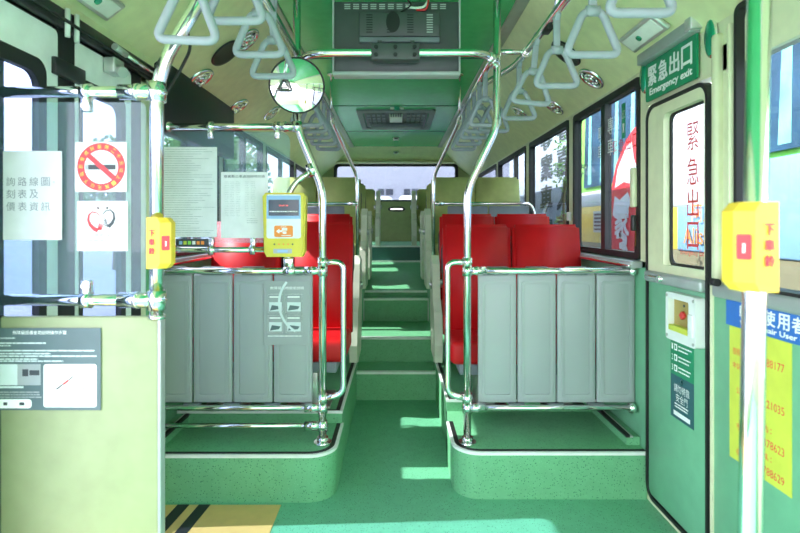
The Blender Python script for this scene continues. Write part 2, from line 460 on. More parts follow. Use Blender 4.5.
# rear wall
mb = MB()
mb.box(-1.26, 1.26, 8.6, 8.66, 0, 1.72, 'rear_olive')
mb.box(-1.26, -1.0, 8.6, 8.66, 1.72, 2.32, 'rear_olive'); mb.box(1.0, 1.26, 8.6, 8.66, 1.72, 2.32, 'rear_olive')
struct(mb.build('wall_rear'), 'olive green rear wall')
o = sroot('window_7', 'rear window with black frame', (0, 8.62, 1.72))
mb = MB(); frame_ring(mb, rpoly(-1.0, 1.0, 1.71, 2.31, .06), rpoly(-.95, .95, 1.735, 2.275, .05), 8.58, 8.64, 'black_rubber', 'y'); mb.build('window_frame', o)
MB().box(-.96, .96, 8.605, 8.61, 1.73, 2.28, 'window_glass').build('window_pane', o)
mb = MB(); fl = Flat(mb, (0.01, 8.595, 1.585), X, Z)
fl.ring(0, 0, 0.030, 0.044, 'black_plastic', 0.003, ex=3.2); fl.rect(-0.10, 0.10, -0.006, 0.008, 'chrome', 0.004); fl.ring(0.03, 0.006, 0.022, 0.034, 'black_plastic', 0.003, 180, 360, ex=2.2)
tag(mb.build('emblem'), 'small dark oval emblem on the rear wall panel', 'emblem')
# front of the bus behind the viewer
mb = MB(); mb.box(-1.26, 1.26, YF-.06, YF, 0, 0.6, 'cream'); mb.box(-1.26, 1.26, YF-.06, YF, 2.4, 2.6, 'cream')
struct(mb.build('wall_front'), 'front wall below the windscreen')
o = sroot('window_8', 'windscreen', (0, YF, .75)); MB().box(-1.22, 1.22, YF-.03, YF-.025, .6, 2.4, 'clear_glass').build('window_pane', o)

# side walls (openings left for windows and doors)
spans = [(2.66, 3.66), (3.76, 4.87), (5.0, 6.35), (6.47, 7.9)]
for s, nm in ((-1, 'left'), (1, 'right')):
    mb = MB()
    def wb(y0, y1, z0, z1, m='cream', bev=0):
        a, b = sorted((s*1.22, s*1.27)); mb.box(a, b, y0, y1, z0, z1, m, bev)
    wb(2.60, 8.6, -0.1, 1.15, 'door_green' if s > 0 else 'step_vinyl')
    wb(2.60, 8.6, 2.075, 2.2)
    ys = [2.60]+[v for sp in spans for v in sp]+[8.6]
    for i in range(0, len(ys), 2): wb(ys[i], ys[i+1], 1.12, 2.08)
    if s > 0:
        wb(YF, 2.60, 1.905, 2.2); wb(YF, 2.60, -.1, 0.04); wb(1.885, 2.035, 0.04, 2.0); wb(YF, 0.9, 0.04, 0.9); 
        wb(2.575, 2.60, 0.04, 1.91)
    else:
        wb(YF, 2.60, 2.02, 2.2, 'black_plastic'); wb(2.53, 2.60, -.1, 2.1); wb(YF, 0.9, -.1, 0.3, 'cream'); wb(1.5, 1.66, -.1, 2.1); wb(YF, 2.6, -.1, 0.02)
    if s < 0: mb.box(-1.23, -1.188, YF, 2.62, 2.092, 2.17, 'cove')
    struct(mb.build('wall_'+nm), 'cream bus side wall with window openings')
    # sill ledge
    mb = MB(); a, b = sorted((s*1.16, s*1.225)); mb.box(a, b, 2.64, 8.5, 1.115, 1.15, 'belt_gray', 0.006)
    a, b = sorted((s*1.15, s*1.165)); mb.box(a, b, 2.64, 8.5, 1.12, 1.135, 'chrome', 0.004)
    struct(mb.build('trim_3' if s < 0 else 'trim_4'), 'grey sill ledge under the side windows')
# side windows
def window(n, s, y0, y1, mull, label, z0=1.155, z1=2.075, glassm='window_glass'):
    o = sroot('window_%d' % n, label, (s*1.22, (y0+y1)/2, z0))
    a, b = sorted((s*1.213, s*1.262))
    mb = MB(); frame_ring(mb, rpoly(y0, y1, z0, z1, .03), rpoly(y0+.035, y1-.035, z0+.035, z1-.04, .03), a, b, 'black_rubber'); mb.build('window_frame', o)
    if mull: MB().box(a+.005, b-.005, mull-.03, mull+.03, z0+.03, z1-.03, 'black_plastic').build('mullion', o)
    a, b = sorted((s*1.238, s*1.243)); MB().box(a, b, y0+.02, y1-.02, z0+.02, z1-.02, glassm).build('window_pane', o)
    return o
w1 = window(1, 1, *spans[0], 3.14, 'right front sliding window beyond the emergency door')
window(2, 1, *spans[1], None, 'right second window with black lettered banner outside')
window(3, 1, *spans[2], 5.5, 'right third window'); window(9, 1, *spans[3], None, 'right rear window')
window(4, -1, *spans[0], 3.14, 'left front window behind the black display case')
window(5, -1, *spans[1], 4.3, 'left second window'); window(6, -1, *spans[2], 5.7, 'left third window'); window(10, -1, *spans[3], None, 'left rear window')
# black destination display case in the left front window
mb = MB(); mb.box(-1.212, -1.15, 2.63, 3.80, 1.795, 2.155, 'monitor_dark', 0.012)
t = tag(mb.build('route_display'), 'black route display case across the top of the left front window', 'display')

# door_1: emergency door, right
o = sroot('door_1', 'cream and green emergency door on the right', (1.22, 2.31, 0.03))
Y0, Y1 = 2.055, 2.565
mb = MB(); frame_ring(mb, rpoly(Y0, Y1, .035, 1.895, .07), rpoly(Y0+.016, Y1-.016, .05, 1.88, .06), 1.2, 1.235, 'black_rubber'); mb.build('door_seal', o)
mb = MB(); frame_ring(mb, rpoly(Y0+.017, Y1-.017, 1.10, 1.878, .06, corners=(1, 1, 0, 0)), rpoly(Y0+.03, Y1-.16, 1.15, 1.83, .03, corners=(1, 1, 0, 0)), 1.205, 1.24, 'cream')
mb.build('door_panel', o)
mb = MB(); frame_ring(mb, rpoly(Y0+.024, Y1-.160, 1.145, 1.835, .035), rpoly(Y0+.034, Y1-.176, 1.162, 1.820, .035), 1.233, 1.241, 'black_rubber')
mb.build('window_frame', o)
MB().box(1.236, 1.24, Y0+.03, Y1-.165, 1.15, 1.83, 'window_glass').build('window_pane', o)
MB().box(1.205, 1.24, Y0+.018, Y1-.018, .055, 1.065, 'door_green', 0.006).build('lower_panel', o)
mb = MB(); mb.box(1.18, 1.24, Y0+.018, Y1-.018, 1.065, 1.115, 'belt_gray', 0.012)
mb.box(1.172, 1.19, 2.36, 2.52, 1.08, 1.10, 'chrome', 0.006); mb.cyl((1.18, 2.38, 1.09), (1.165, 2.38, 1.09), .016, 'chrome')
mb.build('belt_rail', o)
# lettering and a painted sign reflection on the door glass
mb = MB(); fl = Flat(mb, (1.234, 0, 0), (0, -1, 0), Z)
for ch, z in zip('緊急出口', (1.70, 1.555, 1.42, 1.285)): fl.text(ch, -2.215, z, .085, .115, 'red_print')
fl.text('Emergency Exit', -2.215, 1.212, .19, .03, 'red_print')
fl.rect(-2.115, -2.10, 1.66, 1.80, 'sign_green'); fl.rect(-2.10, -2.085, 1.74, 1.80, 'sign_green')  # green bars: reflection of the green sign, painted as flat colour
tag(mb.build('glass_lettering'), 'red outlined characters, Emergency Exit and a painted green sign reflection on the door window', 'lettering')

# door_2: wheelchair door, right
o = sroot('door_2', 'wide glazed wheelchair door at right edge', (1.22, 1.4, 0.03))
mb = MB(); frame_ring(mb, rpoly(.9, 1.88, 1.10, 2.10, .03), rpoly(.93, 1.865, 1.125, 2.08, .03), 1.19, 1.26, 'black_rubber'); mb.build('window_frame', o)
MB().box(1.236, 1.24, .92, 1.87, 1.11, 2.09, 'window_glass').build('window_pane', o)
MB().box(1.20, 1.24, .92, 2.03, .045, 1.065, 'door_green', 0.006).build('lower_panel', o)
mb = MB(); mb.box(1.18, 1.24, .9, 2.0, 1.062, 1.115, 'belt_gray', 0.012); mb.cyl((1.17, 1.975, 1.12), (1.17, 1.94, 1.12), .014, 'black_rubber'); mb.build('belt_rail', o)
MB().box(1.195, 1.24, 2.012, 2.030, .04, 1.1, 'cream').build('door_edge', o)
MB().box(1.20, 1.24, 2.030, 2.046, .04, 1.1, 'black_rubber').build('door_seal', o)
mb = MB(); mb.box(1.185, 1.24, 1.895, 1.915, 1.12, 2.05, 'cream', 0.006); mb.box(1.195, 1.24, 1.99, 2.03, 1.12, 2.05, 'cream', 0.012); mb.build('door_post', o)

# door_3: folding entrance door, left
o = sroot('door_3', 'folding entrance door with two glazed pale green leaves at left', (-1.22, 2.1, 0.02))
def leaf(y0, y1, g0, g1):
    mb = MB(); frame_ring(mb, rpoly(y0, y1, .03, 2.02, .02), rpoly(g0, g1, .20, 1.88, .05), -1.225, -1.202, 'door_leaf'); l = mb.build('door_leaf', o)
    mb = MB(); frame_ring(mb, rpoly(g0-.01, g1+.01, .19, 1.89, .05), rpoly(g0+.012, g1-.03, .225, 1.84, .05), -1.222, -1.198, 'black_rubber'); mb.build('glass_seal', l)
    MB().box(-1.218, -1.214, g0, g1, .2, 1.88, 'side_glass').build('window_pane', l)
leaf(1.35, 1.895, 1.40, 1.82); leaf(2.0, 2.42, 2.03, 2.355)
MB().box(-1.25, -1.205, 1.895, 2.0, .03, 2.05, 'black_rubber').build('hinge_seal', o)
MB().box(-1.25, -1.21, 2.42, 2.53, .03, 2.05, 'black_rubber').build('edge_seal', o)
mb = MB(); mb.box(-1.205, -1.18, 1.0, 2.62, 2.03, 2.10, 'black_plastic', 0.006)
mb.box(-1.205, -1.185, 1.86, 2.04, 1.86, 1.92, 'black_plastic', .004)
mb.tube([(-1.16, 1.4, 2.06), (-1.16, 2.3, 2.04), (-1.15, 2.6, 2.03)], .006, 'black_rubber', .1)
mb.cyl((-1.17, 1.90, 2.10), (-1.17, 1.90, 2.0), .009, 'white_trim'); mb.cyl((-1.17, 1.955, 2.10), (-1.17, 1.955, 2.0), .009, 'white_trim')
mb.cyl((-1.15, 2.18, 2.06), (-1.15, 2.27, 2.055), .014, 'alu'); mb.cyl((-1.15, 2.27, 2.055), (-1.14, 2.6, 2.04), .008, 'chrome')
mb.build('door_mechanism', o)
mb = MB(); mb.box(-1.198, -1.15, 2.18, 2.26, 1.955, 2.02, 'alu', .006); mb.cyl((-1.15, 2.21, 1.975), (-1.12, 2.19, 1.955), .022, 'alu'); 
tag(mb.build('door_camera'), 'small grey boxy camera above the folding entrance door', 'camera')

# ================================================================== CEILING FITTINGS
def cove_T(s, x, y):
    for (xa, za), (xb, zb) in zip(prof, prof[1:]):
        if xb <= x <= xa: break
    z = za+(zb-za)*(xa-x)/(xa-xb)
    n = Vector((-s*(zb-za), 0, -(xa-xb))).normalized()
    yv = Vector((0, 1, 0)); xv = yv.cross(n).normalized()
    R = Matrix((xv, yv, n)).transposed().to_4x4()
    return Matrix.Translation(Vector((s*x, y, z))+n*0.004) @ R
def vent(s, x, y, lab):
    T = cove_T(s, x, y); c = T.translation
    t = thing('air_vent', lab, 'air vent', c, 'round chrome air vents in the ceiling sides')
    mb = MB(); mb.lathe([(.085, 0), (.082, .010), (.066, .014), (.060, .004)], 'chrome', T, 28); mb.build('ring', t)
    mb = MB(); mb.lathe([(.062, .002), (.0001, .001)], 'black_plastic', T, 24)
    mb.lathe([(.044, .003), (.042, .011), (.034, .011), (.032, .003)], 'chrome', T, 24)
    mb.lathe([(.024, .008), (.02, .018), (.0001, .019)], 'chrome', T, 20)
    for k in range(4):
        a = PI*k/4
        mb.box(-.060, .060, -.004, .004, .004, .012, 'chrome', T=T @ Matrix.Rotation(a, 4, 'Z'))
    mb.build('louvre', t)
vent(-1, 1.128, 3.07, 'chrome air vent on left ceiling side directly beside the thick slanted pole')
vent(-1, 1.128, 3.80, 'chrome air vent on left ceiling side above the acrylic shield rail')
vent(-1, 1.026, 4.4, 'smaller-looking chrome air vent on left ceiling side just left of the round mirror')
vent(-1, .86, 3.07, 'chrome air vent on left ceiling side seen through a hanging strap')
vent(1, 1.128, 3.07, 'chrome air vent on right ceiling side above the first sliding window')
vent(1, 1.128, 3.80, 'chrome air vent on right ceiling side above the pillar behind the first window')
vent(1, 1.026, 4.4, 'chrome air vent on right ceiling side above the banner window')
for s, y, lab in ((-1, 3.02, 'black oval speaker grille on the left ceiling side'), (1, 3.02, 'black oval speaker grille on right ceiling side behind a strap')):
    T = cove_T(s, .965, y); mb = MB(); mb.lathe([(.10, 0), (.098, .006), (.085, .004), (.0001, .003)], 'black_plastic', T, 28)
    tag(mb.build('ceiling_speaker'), lab, 'speaker')
for s, x, y, lab in ((1, 1.107, 2.37, 'flat rectangular chrome lamp on the right ceiling side near the emergency sign'), (-1, 1.12, 1.95, 'flat rectangular chrome lamp on the left ceiling side above the folding door')):
    T = cove_T(s, x, y); t = thing('ceiling_lamp', lab, 'lamp', T.translation)
    mb = MB(); mb.box(-.05, .05, -.16, .16, 0, .022, 'alu', .008, T=T); mb.build('housing', t)
    mb = MB(); mb.box(-.034, .034, -.14, .14, .021, .026, 'white_trim', .004, T=T)
    mb.cyl(T @ Vector((0, .02, .024)), T @ Vector((0, .02, .032)), .014, 'green_lens'); mb.build('lens', t)
for s, ys in ((1, 2.05), (1, 2.60)):
    T = Matrix.Translation((1.215, ys, 2.05)) @ Matrix.Rotation(-PI/2, 4, 'Y')
    mb = MB(); T2 = T @ Matrix.Diagonal((1.9, .85, 1, 1)); mb.lathe([(.038, 0), (.037, .012), (.030, .016), (.0001, .018)], 'green_lens', T2, 24)
    mb.lathe([(.042, 0), (.040, .008), (.036, .010)], 'chrome', T2, 24)
    tag(mb.build('indicator_lens'), 'oval green indicator lens right of the emergency exit sign' if ys < 2.3 else 'oval green indicator lens left of the emergency exit sign', 'indicator')
# air conditioning grille in ceiling
t = thing('air_conditioner', 'grey recessed air return grille in the green ceiling', 'air conditioner', (0, 6.2, 2.55))
mb = MB(); frame_ring(mb, rpoly(-.42, .42, 5.62, 6.72, .04), rpoly(-.36, .36, 5.72, 6.62, .03), 2.53, 2.552, 'shell_gray', 'z'); mb.build('frame', t)
mb = MB(); mb.box(-.35, .35, 5.72, 6.6, 2.538, 2.549, 'monitor_dark')
for k in range(12):
    for q in range(5):
        if abs(k-5.5) > 1.6: mb.box(-.32+k*.055, -.285+k*.055, 5.80+q*.16, 5.9+q*.16, 2.528, 2.54, 'shell_gray')
mb.build('grille', t)
mb = MB(); mb.box(-.07, .07, 5.8, 6.1, 2.50, 2.54, 'white_trim', .005)
for q in range(5): mb.box(-.06+q*.026, -.045+q*.026, 5.79, 5.80, 2.505, 2.535, 'shell_gray')
mb.box(-.30, .30, 6.3, 6.5, 2.49, 2.54, 'shell_gray', .02); mb.build('control_block', t)
mb = MB(); mb.lathe([(.035, 0), (.034, -.025), (.0001, -.035)], 'green_lens', Matrix.Translation((.01, 5.52, 2.55))); mb.box(-.06, .08, 5.50, 5.54, 2.53, 2.55, 'white_trim', .004)
tag(mb.build('status_lamp'), 'small turquoise lamp on the ceiling just before the air grille', 'lamp')
for y, z, lab in ((7.5, 2.55, 'small square sensor on the green ceiling beyond the air grille'), (8.4, 2.47, 'tiny round fitting on the rear cream header')):
    mb = MB(); mb.box(-.04, .04, y-.08, y+.08, z-.02, z+.01, 'white_trim', .006); mb.box(-.024, .024, y-.082, y-.05, z-.022, z-.005, 'black_plastic')
    tag(mb.build('ceiling_sensor'), lab, 'sensor')

# ================================================================== RAILS, POLES
def clamp(mb, p, axis, r=.027, L=.05):
    p = Vector(p); a = Vector(axis).normalized()
    mb.cyl(p-a*L/2, p+a*L/2, r*.92, 'chrome', 18); mb.cyl(p-a*L*.06, p+a*L*.06, r*1.02, 'chrome', 18)
def clip(mb, p, dn=1):
    x, y, z = p; mb.cyl((x-.014, y, z), (x+.014, y, z), .026, 'chrome', 16); mb.box(x-.013, x+.013, y-.014, y+.014, z-dn*.062, z, 'chrome', .004) if dn > 0 else mb.box(x-.013, x+.013, y-.014, y+.014, z, z-dn*.062, 'chrome', .004)
    mb.cyl((x, y-.02, z-dn*.045), (x, y+.02, z-dn*.045), .009, 'alu', 12)
R = .0195
# strap rails
t = thing('strap_rail', 'long chrome ceiling rail left of the aisle carrying hand straps', 'rail', (-.505, 2.7, 2.206))
MB().tube([(-.505, -.8, 2.206), (-.505, 4.22, 2.19)], .018, 'chrome').build('rail', t)
mb = MB(); mb.cyl((-.52, 4.28, 2.55), (-.52, 4.28, 2.18), .010, 'chrome', 10); mb.cyl((-.52, 4.28, 2.55), (-.52, 4.28, 2.53), .03, 'chrome')
mb.tube([(-.505, 4.2, 2.19), (-.515, 4.3, 2.17), (-.345, 4.6, 1.77), (-.335, 4.62, 1.70), (-.335, 4.62, .78)], .016, 'chrome', .06); clamp(mb, (-.515, 4.28, 2.18), (0, 1, 0), .024)
mb.build('hanger_pole', t)
t = thing('strap_rail', 'long chrome ceiling rail right of the aisle, behind the monitor bar', 'rail', (.505, 3.5, 2.206))
MB().tube([(.505, 2.7, 2.206), (.505, 4.22, 2.19)], .018, 'chrome').build('rail', t)
mb = MB(); mb.cyl((.51, 4.28, 2.55), (.51, 4.28, 2.18), .010, 'chrome', 10); mb.cyl((.51, 4.28, 2.55), (.51, 4.28, 2.53), .03, 'chrome')
mb.tube([(.505, 4.2, 2.19), (.51, 4.3, 2.17), (.335, 4.6, 1.77), (.325, 4.62, 1.70), (.325, 4.62, .78)], .016, 'chrome', .06); clamp(mb, (.51, 4.28, 2.18), (0, 1, 0), .024)
mb.build('hanger_pole', t)
t = thing('strap_rail', 'chrome ceiling rail in the front right carrying the nearest hand straps', 'rail', (.66, 1.5, 2.206))
MB().tube([(.66, -.8, 2.206), (.66, 2.9, 2.206), (.54, 3.35, 2.206), (.52, 3.4, 2.206)], .018, 'chrome', .1).build('rail', t)
mb = MB(); mb.cyl((.66, 2.2, 2.206), (.70, 2.2, 2.50), .012, 'chrome'); mb.build('ceiling_bracket', t); mb = MB(); mb.cyl((.66, 2.7, 2.206), (.52, 2.7, 2.206), .013, 'chrome'); clamp(mb, (.66, 2.7, 2.206), (0, 1, 0)); mb.build('bracket', t); mb = MB()
mb.box(.645, .675, 2.28, 2.36, 2.17, 2.19, 'black_rubber', .003); mb.build('rubber_stop', t)

# hand straps
SR = 'grey triangular hand straps on the ceiling rails'
def make_strap(loc, lab):
    t = thing('hand_strap', lab, 'hand strap', loc, SR)
    mb = MB(); mb.tube([(-.092, 0, -.305), (.092, 0, -.305), (.030, 0, -.158), (-.030, 0, -.158)], .0135, 'strap_gray', .035, 10, closed=True)
    mb.tube([(-.022, 0, -.158), (.022, 0, -.158)], .018, 'strap_gray', seg=10); mb.build('handle', t, False)
    mb = MB(); mb.box(-.014, .014, -.006, .006, -.165, -.03, 'strap_gray', .003); mb.tube([(0, -.028, 0), (0, -.022, -.022), (0, 0, -.04), (0, .022, -.022), (0, .028, 0), (0, .018, .022), (0, -.018, .022)], .005, 'strap_gray', .01, 8, closed=True, flat=(.012, .003, (1, 0, 0)))
    mb.build('belt', t, False); return t
st = make_strap((.66, 1.437, 2.206), 'hand strap on the right front rail, nearest, cut by the top edge')
for y, lab, tilt in ((1.79, 'large hand strap on the right front rail, second from the camera, above the window pillar', 0),
                     (2.19, 'hand strap on the right front rail, third from the camera, hiding the black speaker', 0),
                     (2.50, 'hand strap on the right front rail, fourth from the camera', .1), (2.86, 'hand strap on the right front rail, fifth from the camera, beside the upright pole', 0),
                     (3.2, 'hand strap on the right front rail, sixth and last before the rail bends', .05)):
    d = dup(st, (.66 if y < 3 else .60, y, 2.206 if y < 3 else 2.2), label=lab); d.rotation_euler = (0, tilt, 0)
for i, y in enumerate((3.02, 3.22, 3.45, 3.72, 3.98)):
    nm = ('first', 'second', 'third', 'fourth', 'fifth')[i]
    dup(st, (.505, y, 2.20), label='small distant hand strap beyond the right pole, %s of five in the row' % nm)
    dup(st, (-.505, y, 2.20), label='small distant hand strap beyond the round mirror, %s of five in the left row' % nm)
for x, y, z, lab, tilt in ((-.60, 1.56, 2.175, 'large hand strap overlapping the thick slanted pole at upper left', .04), (-.50, 1.66, 2.27, 'hand strap second from left, cut by the top edge beside the slanted pole', 0),
                     (-.49, 1.91, 2.245, 'hand strap left of the mirror in front of the dark oval speaker', .0), (-.50, 2.17, 2.24, 'hand strap directly above the left half of the round mirror', .0)):
    d = dup(st, (x, y, z), label=lab); d.rotation_euler = (0, tilt, 0)

# barriers
def barrier(s, label):
    xl = -.37 if s < 0 else .36; xu = -.50 if s < 0 else .51
    y = 2.69
    t = thing('seat_barrier', label, 'barrier', (xl, y, .23))
    mb = MB(); mb.tube([(xl, y, .232), (xl, y, 1.51), (xu, y, 1.83), (xu, y, 2.54)], R, 'chrome', .07, 14)
    mb.cyl((xl, y, .231), (xl, y, .24), .045, 'chrome', 20); mb.cyl((xl, y, .24), (xl, y, .262), .028, 'chrome', 18)
    mb.cyl((xu, y, 2.53), (xu, y, 2.549), .04, 'chrome', 18); mb.build('post', t)
    lx = xl+.105 if s < 0 else xl-.10
    mb = MB(); mb.tube([(xl, y, 1.14), (lx, y, 1.145), (lx, y, .475), (xl, y, .455)], .0155, 'chrome', .075, 12)
    clamp(mb, (xl, y, 1.14), (0, 0, 1)); clamp(mb, (xl, y, .455), (0, 0, 1)); mb.build('grab_loop', t)
    zs = [(1.098, 'top_rail'), (.408, 'lower_rail')]+([(.317, 'foot_rail')] if s < 0 else [])
    for z, nm in zs:
        mb = MB(); a, b = sorted((xl, s*1.205)); mb.tube([(a, y, z), (b, y, z)], .0165 if nm == 'top_rail' else .013, 'chrome')
        clamp(mb, (xl+s*.05, y, z), (1, 0, 0), .024, .08); clamp(mb, (xl, y, z), (0, 0, 1)); clamp(mb, (s*1.19, y, z), (1, 0, 0), .026, .03); mb.build(nm, t)
    x0 = -1.21 if s < 0 else .415; pw = .1965
    if s < 0: x0 = -.422-4*.2045; pw = .2045
    else: pw = .2015
    for k in range(4):
        a = x0+k*pw+.003; b = x0+(k+1)*pw-.003
        if k == 0 and s < 0: a = max(a, -1.212)
        if s > 0: b = min(b, 1.217)
        mb = MB(); mb.box(a, b, y+.022, y+.045, .425, 1.078, 'panel_gray', .008)
        out = rpoly(a+.018, b-.018, .455, 1.045, .015); inn = rpoly(a+.032, b-.032, .469, 1.031, .012)
        frame_ring(mb, out, inn, y+.017, y+.024, 'panel_gray', 'y')
        mb.box((a+b)/2-.055, (a+b)/2+.055, y+.008, y+.05, 1.076, 1.118, 'panel_tab', .006); mb.box(b-.04, b+.04, y+.010, y+.05, .392, .424, 'panel_tab', .004) if k < 3 else None
        mb.build('panel', t)
    return t
bl = barrier(-1, 'left chrome post and grey four-panel barrier in front of the left red seats')
br = barrier(1, 'right chrome post and grey four-panel barrier in front of the right red seats')
# extra left rails with clips carrying the acrylic shield, part of the left barrier
mb = MB(); y = 2.69
mb.tube([(-1.21, y, 1.826), (-.50, y, 1.826)], .017, 'chrome'); clamp(mb, (-.56, y, 1.826), (1, 0, 0), .026, .10); clamp(mb, (-.50, y, 1.826), (0, 0, 1)); clamp(mb, (-1.16, y, 1.826), (1, 0, 0), .026, .05)
clip(mb, (-.936, y, 1.826)); clip(mb, (-.598, y, 1.826)); mb.build('upper_rail', bl)
mb = MB(); mb.tube([(-1.21, y, 1.205), (-.60, y, 1.205)], .015, 'chrome'); 
for x in (-1.13, -.93, -.72): clip(mb, (x, y, 1.205), -1)
mb.build('shield_rail', bl)
mb = MB(); mb.prism(rpoly(-1.205, -.535, 1.24, 1.80, .05, corners=(1, 0, 0, 1)), y-.003, 'acrylic', 'y', d0=y+.003)
sh = tag(mb.build('acrylic_shield'), 'clear acrylic shield with rounded corner hung above the left barrier', 'shield')

# second-row barriers (in front of second red row are olive rows)
for s in (-1, 1):
    y = 4.62
    t = thing('seat_barrier', 'chrome rail and grey screen behind the right red seats' if s > 0 else 'chrome rail and grey screen behind the left red seats', 'barrier', (s*.335, y, .76))
    mb = MB(); mb.tube([(s*.335, y, 1.515), (s*1.17, y, 1.515), (s*1.21, y, 1.40), (s*1.21, y, .8)], .014, 'chrome', .05); clamp(mb, (s*.37, y, 1.515), (1, 0, 0), .022, .07); mb.build('top_rail', t)
    for k in range(2):
        a, b = sorted((s*(.45+k*.36), s*(.80+k*.36)))
        MB().box(a, b, y+.02, y+.05, .8, 1.495, 'shell_gray', .01).build('panel', t)

# monitor and its bar
t = thing('monitor_crossbar', 'bent chrome crossbar between the two poles holding the monitor', 'rail', (0, 2.55, 2.157))
mb = MB(); mb.tube([(-.50, 2.70, 2.157), (-.40, 2.56, 2.157), (.41, 2.56, 2.157), (.51, 2.70, 2.157)], R, 'chrome', .06); clamp(mb, (.50, 2.69, 2.157), (0, 0, 1), .028, .06); clamp(mb, (-.50, 2.69, 2.157), (0, 0, 1), .028, .06)
clamp(mb, (.475, 2.65, 2.157), (.4, .6, 0), .026, .07); mb.build('bar', t)
t = thing('monitor', 'black slotted back of a hanging television screen under the green ceiling', 'monitor', (0, 2.64, 2.08))
mb = MB(); mb.box(-.308, .312, 2.64, 2.69, 2.082, 2.437, 'monitor', .006)
fl = Flat(mb, (0, 2.64, 0), X, Z)
for k in range(12):
    if k in (8, 9): continue
    for q in range(3): fl.rect(-.255+k*.043, -.226+k*.043, 2.398+q*.010, 2.404+q*.010, 'monitor_light', .0015)
mb.build('casing', t)
mb = MB(); mb.box(-.18, .215, 2.612, 2.642, 2.255, 2.375, 'monitor', .004); fl = Flat(mb, (0, 2.612, 0), X, Z)
for cx in (-.13, -.03, .07, .165):
    for q in range(8): fl.rect(cx-.015, cx+.015, 2.272+q*.012, 2.277+q*.012, 'monitor_dark' if cx != .165 else 'monitor_light', .0012)
fl.disc(-.015, 2.325, .052, 'monitor_dark', .001, ex=.65)
mb.box(-.18, .215, 2.616, 2.642, 2.228, 2.254, 'shell_gray', .004); mb.build('electronics_cover', t)
mb = MB(); mb.box(-.118, .112, 2.533, 2.60, 2.118, 2.196, 'monitor', .004); mb.box(-.09, -.07, 2.60, 2.64, 2.15, 2.23, 'monitor'); mb.box(.07, .09, 2.60, 2.64, 2.15, 2.23, 'monitor')
for cx in (-.095, -.003, .088):
    for cz in (2.138, 2.175): mb.cyl((cx, 2.534, cz), (cx, 2.525, cz), .010, 'monitor_dark', 12)
mb.build('mount_bracket', t)
mb = MB(); mb.box(-.312, .316, 2.62, 2.70, 2.068, 2.086, 'monitor_light', .004); mb.box(-.314, -.306, 2.63, 2.69, 2.08, 2.44, 'monitor_light'); mb.box(.310, .318, 2.63, 2.69, 2.08, 2.44, 'monitor_light'); mb.build('bezel_edge', t)
mb = MB(); mb.tube([(.05, 2.635, 2.41), (.09, 2.62, 2.395), (.14, 2.62, 2.40), (.17, 2.63, 2.46)], .006, 'white_trim', .02, 8); mb.tube([(.10, 2.63, 2.39), (.15, 2.62, 2.385), (.16, 2.62, 2.44)], .005, 'bell_red', .02, 8)
mb.tube([(.02, 2.635, 2.38), (.08, 2.62, 2.41), (.04, 2.63, 2.46)], .004, 'black_rubber', .02, 8); mb.build('cable', t)

# round mirror on the left pole
t = thing('convex_mirror', 'round convex mirror with black rim on the left pole', 'mirror', (-.475, 2.58, 2.0))
c = Vector((-.475, 2.56, 2.0)); nrm = Vector((.28, -1, -.10)).normalized()
T = Matrix.Translation(c) @ nrm.to_track_quat('Z', 'Y').to_matrix().to_4x4()
RS = .42; prof2 = []
for k in range(12):
    a = math.asin(.128/RS)*(1-k/11); prof2.append((max(RS*math.sin(a), .0001), RS*math.cos(a)-RS*math.cos(math.asin(.128/RS))))
MB().lathe(prof2, 'mirror', T, 40).build('mirror_glass', t)
mb = MB(); mb.lathe([(.126, .002), (.130, .006), (.134, 0), (.130, -.012), (.08, -.03), (.0001, -.035)], 'black_plastic', T, 40); mb.build('rim', t)
mb = MB(); mb.tube([T @ Vector((0, 0, -.03)), (-.50, 2.69, 1.98)], .012, 'chrome'); clamp(mb, (-.50, 2.69, 1.98), (0, 0, 1)); mb.build('bracket', t)

# card reader
t = thing('card_reader', 'yellow fare card reader with small screen beside the left pole', 'card reader', (-.545, 2.6, 1.17))
mb = MB(); cx = -.543; yy = 2.60
body = [(cx-.085, 1.175), (cx+.085, 1.175), (cx+.098, 1.20), (cx+.105, 1.47), (cx+.09, 1.487), (cx-.09, 1.487), (cx-.105, 1.47), (cx-.098, 1.20)]
mb.prism(body, yy-.01, 'reader_yellow', 'y', d0=yy+.05)
ins = [((x-cx)*.93+cx, (z-1.33)*.96+1.33) for x, z in body]; mb.prism(ins, yy-.02, 'reader_yellow', 'y', d0=yy-.005); mb.build('casing', t)
mb = MB(); fl = Flat(mb, (cx, yy-.02, 0), X, Z)
fl.slab(-.083, .083, 1.265, 1.478, 'box_white', .006, .012); fl.rect(-.082, .082, 1.36, 1.472, 'reader_blue', .0045); mb.build('face_plate', t)
mb = MB(); fl = Flat(mb, (cx, yy-.024, 0), X, Z); fl.rect(-.072, .074, 1.375, 1.452, 'screen', .002)
fl.text('20:07:30', 0, 1.424, .045, .007, 'screen_text', .003) ; fl.lines(-.068, .07, 1.395, 1.395, 1, 'white_print', .005, .003, .05); mb.build('screen', t)
mb = MB(); fl = Flat(mb, (cx, yy-.022, 0), X, Z); fl.slab(-.045, .045, 1.272, 1.327, 'orange_print', .006, .008)
fl.poly([(-.036, 1.30), (-.020, 1.312), (-.020, 1.288)], 'white_print', .004); fl.rect(-.02, -.006, 1.296, 1.304, 'white_print', .004)
fl.rect(-.008, .018, 1.303, 1.316, 'white_print', .004); fl.rect(-.004, .014, 1.288, 1.299, 'white_print', .004); fl.text('感應區', 0, 1.321, .03, .006, 'white_print', .004); fl.rect(-.01, .036, 1.278, 1.281, 'white_print', .004); mb.build('card_target', t)
mb = MB(); fl = Flat(mb, (cx, yy-.02, 0), X, Z)
